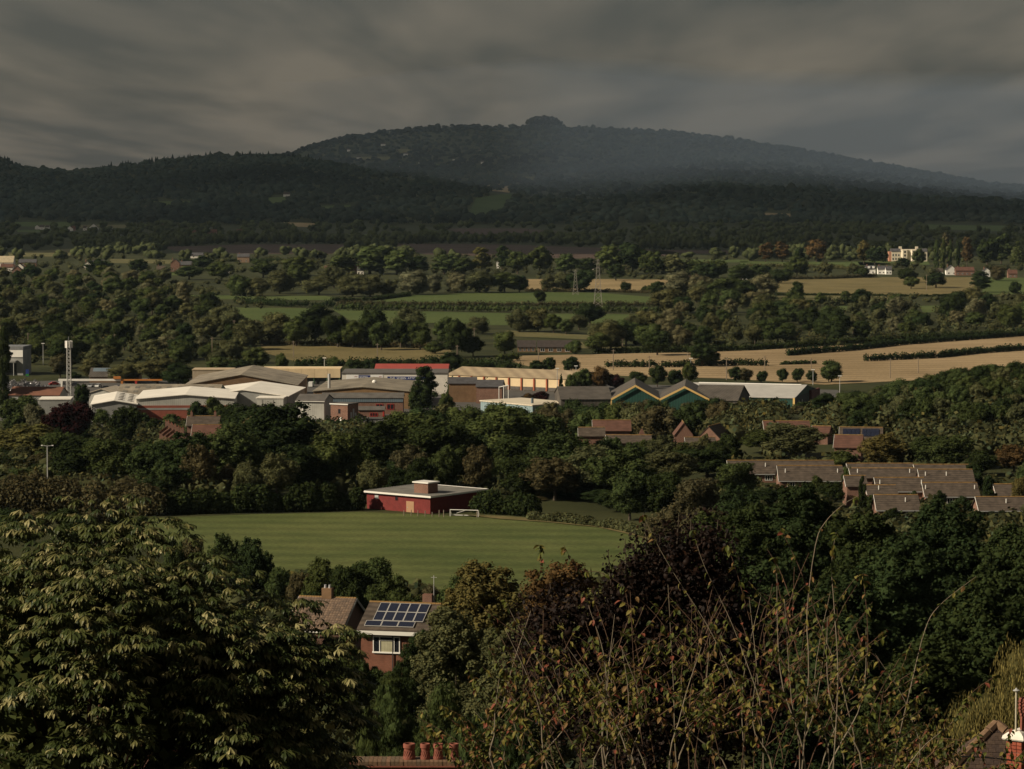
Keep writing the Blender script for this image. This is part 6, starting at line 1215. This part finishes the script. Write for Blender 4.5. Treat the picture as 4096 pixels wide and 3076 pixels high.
for x1, y1, x0, y0 in tips:
    pts = []
    for t in np.linspace(0, 1, 9):
        p = at(x0 + (x1 - x0) * t, y0 + (y1 - y0) * t, D - .6) - base; pts.append(p); k = .17 * (1 - t) + .045; cs.append(p + Vector((rg.uniform(-.05, .05), 0, 0))); rs.append((k, k, k * 1.3))
    sh.tube(pts, [.014 * (1 - .6 * t) for t in np.linspace(0, 1, 9)], 5)
v, t_, q, c = blobs(np.array([tuple(x) for x in cs]), np.array(rs), 42000, .036, seed=6, core=.2, aspect=.62, up=.1, jit=1.0, lobe_var=.25, leaf_var=.5, hue=.15)
o = link('foliage', npmesh('foliage', v, t_, q, c, COPM), cp_t); o['kind'] = 'stuff'; o = sh.build('shoots', BARK, cp_t); o['kind'] = 'stuff'
MB().tube([(0, 0, -.5), (0, 0, 4), (.1, 0, root.z - base.z + 1)], [.3, .22, .12], 9).build('trunk', BARK, cp_t)

# ------------------------------------------------------------------ twiggy pear tree
D0 = 29.0; rb = random.Random(12); tb = at(2930, 3076, D0); pt = thing('pear_tree', 'thin-stemmed twiggy tree with sparse green, yellow and pink leaves in front', 'tree', (tb.x, D0, hz(tb.x, D0))); base = Vector(pt.location)
STEM = M('pale_stem', (.19, .155, .11), .8, .25, 9); TWIG = M('red_brown_twig', (.11, .065, .042), .8, .3, 9)
ENV = [(1850, 2700), (2000, 2480), (2150, 2420), (2300, 2360), (2600, 2330), (2900, 2300), (3100, 2250), (3300, 2260), (3450, 2440), (3600, 2620), (3700, 2790), (3820, 2980), (4000, 3120)]
stems, twigs, leafpts = MB(), MB(), []
def line(pts, D, mb, r0, r1, seg=5, n=10):
    P_ = []
    for i in range(n + 1):
        t = i / n * (len(pts) - 1); k = min(int(t), len(pts) - 2); f = t - k; a, b = pts[k], pts[k + 1]
        if len(pts) > 2:
            p0 = pts[max(k - 1, 0)]; p3 = pts[min(k + 2, len(pts) - 1)]
            cr = lambda j: .5 * ((2 * a[j]) + (-p0[j] + b[j]) * f + (2 * p0[j] - 5 * a[j] + 4 * b[j] - p3[j]) * f * f + (-p0[j] + 3 * a[j] - 3 * b[j] + p3[j]) * f ** 3)
            x, y = cr(0), cr(1)
        else: x, y = a[0] + (b[0] - a[0]) * f, a[1] + (b[1] - a[1]) * f
        P_.append(at(x, y, D) - base)
    mb.tube(P_, [r0 + (r1 - r0) * i / n for i in range(n + 1)], seg); return P_
def leafing(P_, t0, t1, n, px_hint=None):
    for i in range(n):
        t = rb.uniform(t0, t1) * (len(P_) - 1); k = min(int(t), len(P_) - 2); leafpts.append(P_[k].lerp(P_[k + 1], t - k))
for i in range(84):
    xs = 1960 + 1960 * (i + rb.random()) / 84; D = D0 + rb.uniform(-2.4, 2.4); xe = xs + (xs - 2930) * rb.uniform(.0, .22) + rb.uniform(-230, 200); ye = float(np.interp(xe, [p[0] for p in ENV], [p[1] for p in ENV])) + abs(rb.gauss(0, 170)) + (0 if rb.random() < .6 else 160)
    ym = (3120 + ye) / 2; xm = (xs + xe) / 2 + rb.uniform(-75, 75)
    big = rb.random() < .45
    P_ = line([(2930 + (xs - 2930) * .35, 4200), (xs, 3180), (xm, ym), (xe, ye)], D, stems if big else twigs, (.0105 if big else .0058) * rb.uniform(.6, 1.2), .0022, 6, 16); leafing(P_, .35, .92, rb.randint(6, 18)); 
    for j in range(rb.randint(3, 6)):
        t = rb.uniform(.32, .9); y0 = 3180 + (ye - 3180) * t; x0 = xs + (xe - xs) * t; a = R(rb.uniform(18, 62)) * rb.choice((-1, 1)); L_ = rb.uniform(90, 330) * (1.15 - .4 * t)
        x2 = x0 + math.sin(a) * L_; y2 = y0 - math.cos(a) * L_; Q = line([(x0, y0), ((x0 + x2) / 2 + rb.uniform(-14, 14), (y0 + y2) / 2 + rb.uniform(-14, 14)), (x2, y2)], D + rb.uniform(-.3, .3), twigs, .0048, .0018, 4, 6)
        dens = np.interp((y0 + y2) / 2, [2250, 2550, 2800, 3076], [.35, .8, 1.9, 2.9]); leafing(Q, .1, 1.0, int(L_ / 14 * dens * rb.uniform(.5, 1.1)))
for pts, r0 in (([(3205, 3120), (3235, 2700), (3228, 2450), (3262, 2180), (3300, 2090), (3370, 2020), (3432, 1984)], .018), ([(3330, 3120), (3352, 2720), (3336, 2420), (3326, 2260), (3344, 2130)], .016), ([(3560, 3100), (3640, 2760), (3700, 2520), (3760, 2420), (3905, 2306)], .016), ([(3300, 2560), (3205, 2290), (3150, 2170), (3122, 2112)], .010), ([(2950, 2760), (2840, 2520), (2700, 2300), (2620, 2160), (2572, 2060)], .012), ([(3040, 2800), (2930, 2500), (2820, 2270), (2770, 2120)], .012), ([(3470, 2700), (3470, 2500), (3452, 2294)], .010), ([(2430, 3000), (2420, 2650), (2360, 2440), (2335, 2370)], .014), ([(2780, 2700), (2640, 2480), (2500, 2350), (2400, 2290), (2310, 2276), (2256, 2180)], .010), ([(3000, 2480), (2950, 2300), (2910, 2180)], .008), ([(3290, 2560), (3330, 2440), (3430, 2300)], .008), ([(2240, 2800), (2130, 2600), (2060, 2480), (2020, 2400)], .012), ([(3620, 3080), (3700, 2980), (3800, 2900), (3850, 2830)], .013), ([(3850, 2830), (3900, 2760), (3990, 2700)], .006), ([(3742, 2955), (3830, 2960), (3930, 3000), (4020, 3060)], .010), ([(3160, 2560), (3110, 2330), (3100, 2230)], .008), ([(2160, 2300), (2165, 2230), (2158, 2180)], .006)):
    P_ = line(pts, D0 - rb.uniform(.5, 2), stems if r0 > .011 else twigs, r0 * .38, .0018, 6, 18); leafing(P_, .55, 1.0, rb.randint(6, 12)); leafing(P_, .965, 1.0, 5); leafing(P_, .1, .5, 9)
PLM = foliage('pear_leaf', False, (1, 1, 1), .25, .12, .55)
PC = [(.080, .090, .018), (.140, .118, .026), (.165, .098, .038), (.19, .060, .036), (.040, .052, .014), (.185, .155, .044)]
def pear_leaf():
    v = [(0, 0, 0), (.016, .020, .004), (0, .022, 0), (-.016, .020, .004), (.014, .040, -.002), (0, .043, -.006), (-.014, .040, -.002), (0, .062, -.016)]
    return v, [(0, 1, 2), (0, 2, 3), (1, 4, 5, 2), (2, 5, 6, 3), (4, 7, 5), (5, 7, 6)]
pv, pf = pear_leaf(); pm = []
for c in PC:
    mb = MB(); mb.v, mb.f = list(pv), list(pf); pm.append(tinted(mb.mesh('leaf', PLM), c))
AV, AF, AC, off = [], [], [], 0; leafpts.sort(key=lambda p: p.y); step = max(len(leafpts) // 300, 1); npart = 0
for i, p in enumerate(leafpts):
    a = rb.uniform(0, 6.28); el = rb.uniform(-1.2, .1); y = Vector((math.cos(a) * math.cos(el), math.sin(a) * math.cos(el), math.sin(el))); x = y.cross(Vector((rb.gauss(0, .4), rb.gauss(0, .4), 1))).normalized(); z = x.cross(y); s_ = rb.uniform(.75, 1.3)
    m = Matrix.Translation(p) @ Matrix((x, y, z)).transposed().to_4x4() @ Matrix.Diagonal((s_, s_, s_, 1)); c = rb.choices(range(6), (34, 19, 13, 6, 22, 6))[0]
    q_ = proj(*(p + base))
    if i % step == 0 and npart < 300 and q_[1] < 3080: o = link('leaf', pm[c], pt); o.matrix_basis = m; npart += 1
    else: AV += [tuple(m @ Vector(k)) for k in pv]; AF += [tuple(k + off for k in q2) for q2 in pf]; AC += [PC[c]] * len(pv); off += len(pv)
mb = MB(); mb.v, mb.f = AV, AF; me = mb.mesh('foliage', PLM); a_ = me.attributes.new('tint', 'FLOAT_COLOR', 'POINT'); cc = np.ones((len(AC), 4), np.float32); cc[:, :3] = np.array(AC); a_.data.foreach_set('color', cc.ravel())
o = link('foliage', me, pt); o['kind'] = 'stuff'; o = stems.build('stems', STEM, pt); o['kind'] = 'stuff'; o = twigs.build('twigs', TWIG, pt); o['kind'] = 'stuff'
MB().tube([(0, 0, -.5), (.05, 0, 2.5), (0, 0, 5.4)], [.2, .15, .09], 9).build('trunk', BARK, pt)

# ------------------------------------------------------------------ weeping willow
D = 78; root = at(4150, 2900, D); wl = thing('weeping_willow', 'yellow-green weeping willow behind the white-capped chimney', 'tree', (root.x, D, hz(root.x, D))); base = Vector(wl.location); V, Q, Cw, off = [], [], [], 0
for i in range(900):
    if i % 3: px = rg.uniform(3985, 4300); top = 2500 + 60 * abs(math.sin(px * .021)) + max(0, (4030 - px)) * 1.2 + rg.uniform(0, 330)
    else: px = rg.uniform(3760, 4060); top = 2745 + max(0, 3850 - px) * 1.3 + rg.uniform(0, 170)
    p = at(px, top, D + rg.uniform(-2.0, 2.5)) - base; dx, dy = rg.normal(0, .05), rg.normal(0, .05); L_ = rg.uniform(.6, 2.1); n = int(L_ / .09); tint = rg.uniform(.6, 1.3)
    for j in range(n):
        p = p + Vector((dx + rg.normal(0, .012), dy, -.09)); dx *= .9; a = rg.uniform(0, 6.28); s_ = Vector((math.cos(a), math.sin(a), 0)); l = Vector((s_.x * .02, s_.y * .02, -.12)); w = Vector((-s_.y, s_.x, 0)) * .016
        V += [tuple(p), tuple(p + l * .5 + w), tuple(p + l), tuple(p + l * .5 - w)]; Q.append((off, off + 1, off + 2, off + 3)); off += 4; k = tint * rg.uniform(.7, 1.3); Cw += [(k, k, k)] * 4
o = link('fronds', npmesh('fronds', np.array(V), np.zeros((0, 3), int), np.array(Q), np.array(Cw), FOL), wl); o.color = (.15, .125, .042, 1); o['kind'] = 'stuff'
cs = np.array([tuple(at(x, y, D + .8) - base) for x, y in ((4100, 2680), (4060, 2820), (4180, 2750), (3950, 2880), (4020, 2920), (4150, 2900), (3880, 2900))]); o = link('crown', npmesh('crown', *blobs(cs, np.array([(.7, .7, .9)] * 7), 1500, .09, droop=.6, aspect=.2, seed=2), FOL), wl); o.color = (.07, .065, .025, 1); o['kind'] = 'stuff'
MB().tube([(0, 0, -.5), (0, 0, 5), (0, 0, root.z - base.z)], [.45, .35, .2], 9).build('trunk', BARK, wl)

# ------------------------------------------------------------------ chimney with four pots
D = 73; p0 = at(1405, 3046, D); zb = hz(p0.x, D); st = thing('chimney_stack', 'long brick chimney stack with weathered top carrying four terracotta pots', 'chimney', (p0.x, D, zb)); Lk = (1850 - 1405) / pxm(D); ht = p0.z - zb
MB().box(0, Lk, .03, .68, -.5, ht - .14).build('wall', BRICK, st); MB().box(-.06, Lk + .06, -.05, .75, ht - .138, ht - .112).build('corbel', TERRA, st)
TB = [M('stack_brick_%d' % i, c, .95, .45, 12) for i, c in enumerate(((.14, .085, .05), (.17, .10, .06), (.115, .08, .05)))]; bms = [MB().box(0, .098, 0, .70, 0, .105).mesh('brick', m) for m in TB]
for i in range(int(Lk / .107)):
    o = link('brick', random.choice(bms), st, (i * .107, -.02 + random.uniform(-.006, .006), ht - .108 + random.uniform(-.004, .004)))
MB().box(.01, Lk - .01, -.005, .66, ht - .108, ht - .012).build('mortar', M('mortar', (.17, .14, .10), .95, .3, 8), st)
for i, px in enumerate((1637, 1701, 1752, 1815)):
    pz_ = at(px, 3042, D + .35); s_ = .88 if i else 1.06; o = thing('chimney_pot', ('%s terracotta chimney pot with slanting flutes, counted from the chestnut' % ordi(i + 1)) if i else 'terracotta chimney pot partly hidden by the chestnut leaves', 'chimney pot', (pz_.x, D + .35, p0.z - .004), 0.2 * i, 'terracotta pots on the long stack')
    b = MB(); b.smooth = False; b.lathe([(.142 * s_, 0), (.145 * s_, .04), (.13 * s_, .10), (.115 * s_, .22), (.118 * s_, .26), (.140 * s_, .285), (.142 * s_, .36), (.135 * s_, .385), (.10 * s_, .385), (.09 * s_, .2)], 28); b.build('body', TERRA, o)
    for k in range(16):
        a = k * .3927; P_ = [((.139 * s_ - .021 * t) * math.cos(a + t * .5), (.139 * s_ - .021 * t) * math.sin(a + t * .5), .045 + .17 * t) for t in (0, .5, 1)]
        MB().tube(P_, .010, 5).build('flute', TERRA, o)

# ------------------------------------------------------------------ tiled roofs and white-capped chimney at the edge
D = 68; ap = at(3985, 2898, D); zb = hz(ap.x, D); rh = thing('tiled_house', 'house whose dark hipped tile roof rises beside the white-capped chimney', 'house', (ap.x, D, zb)); az = ap.z - zb; run, drop = 3.4, 2.7
DT = [M('dark_tile_%d' % i, c, .95, .4, 6) for i, c in enumerate(((.060, .040, .030), (.072, .048, .034), (.050, .034, .027)))]
b = MB(); b.poly([(-run, 0, az - drop), (run, 0, az - drop), (0, 2.4, az)]); b.poly([(run, 0, az - drop), (run, 4.8, az - drop), (0, 2.4, az)]); b.poly([(-run, 4.8, az - drop), (-run, 0, az - drop), (0, 2.4, az)]); b.poly([(run, 4.8, az - drop), (-run, 4.8, az - drop), (0, 2.4, az)]); rf = b.build('roof', DT[0], rh)
rf.location = (0, -2.4, 0); MB().box(-run + .3, run - .3, -2.1, 2.1, -.5, az - drop - .02).build('wall', BRICK, rh)
sl = math.atan2(drop, 2.4); tm = [MB().prism([(0.004, 0, 0), (.161, 0, 0), (.161, 0, .02), (.004, 0, .02)], (0, .19, -.012)).mesh('tile', m) for m in DT]; nt_ = 0
for j in range(26):
    u = .02 + j * .105; dl = u
    yy_, zz_ = 2.4 - dl * math.cos(sl), az - dl * math.sin(sl); hw = run * (dl * math.sin(sl)) / drop
    for i in range(int(-hw / .165), int(hw / .165)):
        if nt_ >= 300: break
        o = link('tile', random.choice(tm), rf, (i * .165 + (.08 if j % 2 else 0), yy_ - .03, zz_ + .008 + random.uniform(0, .008))); o.rotation_euler = (sl, random.uniform(-.03, .03), 0); nt_ += 1
HIP = M('hip_tile', (.16, .10, .06), .95, .35, 5)
for s_ in (-1, 1):
    for k in range(16):
        f0, f1 = k / 16, (k + 1) / 16 - .006; a_ = Vector((s_ * run * f0, 2.4 - 2.4 * f0 - 2.4, az - drop * f0 + .03)); b_ = Vector((s_ * run * f1, 2.4 - 2.4 * f1 - 2.4, az - drop * f1 + .03)); MB().tube([a_, b_], [.10, .115], 8).build('hip_tile', HIP, rh)
D = 60; cn = at(4086, 3060, D); zb = hz(cn.x, D); ck = thing('chimney_stack', 'red brick chimney with thick white mortar cap at the picture edge', 'chimney', (cn.x, D, zb), R(-33 + 90)); top = zat(2969, D) - zb
# local x runs back-right, local y back-left; the lit face is the one along y
LW, LR = .34, .52
MB().box(.012, LR - .012, .012, LW - .012, -.5, top - .01).build('mortar', M('pale_mortar', (.36, .30, .24), .95, .2, 10), ck)
RB = [M('chimney_brick_%d' % i, c, .9, .25, 20) for i, c in enumerate(((.25, .062, .035), (.22, .055, .032), (.28, .075, .042)))]
hb = [MB().box(0, .102, 0, .102, 0, .064).mesh('brick', m) for m in RB]; lb_ = [MB().box(0, .215, 0, .102, 0, .064).mesh('brick', m) for m in RB]; nb = 0
for j in range(17):
    z = top - (j + 1) * .075; pr = .02 if j in (0, 1, 6) else 0
    for i in range(3): o = link('brick', random.choice(hb), ck, (-pr, i * .1135 + (.0 if j % 2 else .0), z)); o.scale = (1, 1.0, 1)
    for i in range(2): o = link('brick', random.choice(lb_), ck, (.113 + i * .226 - (.0 if j % 2 else .05), -pr, z)); 
capb = MB(); rings = [(0.05, .0), (.07, .03), (.055, .09), (-.02, .15), (-.10, .19)]
vv = []
for off_, z in rings: vv.append([(-off_, -off_, top + .02 + z), (LR + off_, -off_, top + .02 + z), (LR + off_, LW + off_, top + .02 + z), (-off_, LW + off_, top + .02 + z)])
for a_, b_ in zip(vv[:-1], vv[1:]):
    for k in range(4): capb.quad(a_[k], a_[(k + 1) % 4], b_[(k + 1) % 4], b_[k])
capb.poly(vv[-1]); capb.poly(vv[0][::-1]); capb.build('mortar_cap', M('white_mortar', (.70, .66, .58), .9, .1, 8), ck)
for i in range(9): MB().box(-.03, -.004, .01 + i * .037, .03 + i * .037, top + .002, top + .018).build('dentil', DT[0], ck)
cz = zb + top + .18; pp = at(4098, 2900, D + .28); po = thing('chimney_pot', 'tall louvred red chimney pot on the white-capped chimney', 'chimney pot', (pp.x, D + .28, cz), 0); b = MB(); b.lathe([(.098, -.06), (.092, 0), (.085, .30), (.10, .32), (.10, .345), (.092, .36), (.118, .39), (.122, .44), (.118, .60), (.118, .66), (.10, .68), (.08, .68)], 24); b.build('body', TERRA, po)
for k in range(12):
    for z in (.46, .53, .60): a = k * .5236; MB().box(-.022, .022, -.012, .012, -.008, .012).build('louvre', TERRA, po).matrix_basis = Matrix.Translation((.122 * math.cos(a), .122 * math.sin(a), z)) @ Matrix.Rotation(a + math.pi / 2, 4, 'Z') @ Matrix.Rotation(.5, 4, 'X')
pp = at(4064, 2900, D + .15); fl = thing('flue_pipe', 'thin cream flue pipe with grey cowl beside the louvred pot', 'flue', (pp.x, D + .15, zb + top + .14)); fh = zat(2768, D) - (zb + top + .14); MB().tube([(0, 0, 0), (0, 0, fh)], .021, 10).build('pipe', M('cream_pipe', (.42, .38, .28), .6), fl); MB().lathe([(.0, .0), (.07, .0), (.07, .012), (.025, .03), (.015, .055), (0, .06)], 14, (0, 0, fh)).build('cowl', GALV, fl)
cb = MB(); P_ = [at(3380 + 800 * t, 3095 - 75 * math.sin(t * 2.6) + 10 * t, 40) for t in np.linspace(0, 1, 14)]; cb.tube(P_, .011, 5)
prop(cb.build('overhead_cable', M('black_cable', (.012, .012, .012), .6)), 'thin black overhead cable crossing in front of the tiled roof', 'cable')
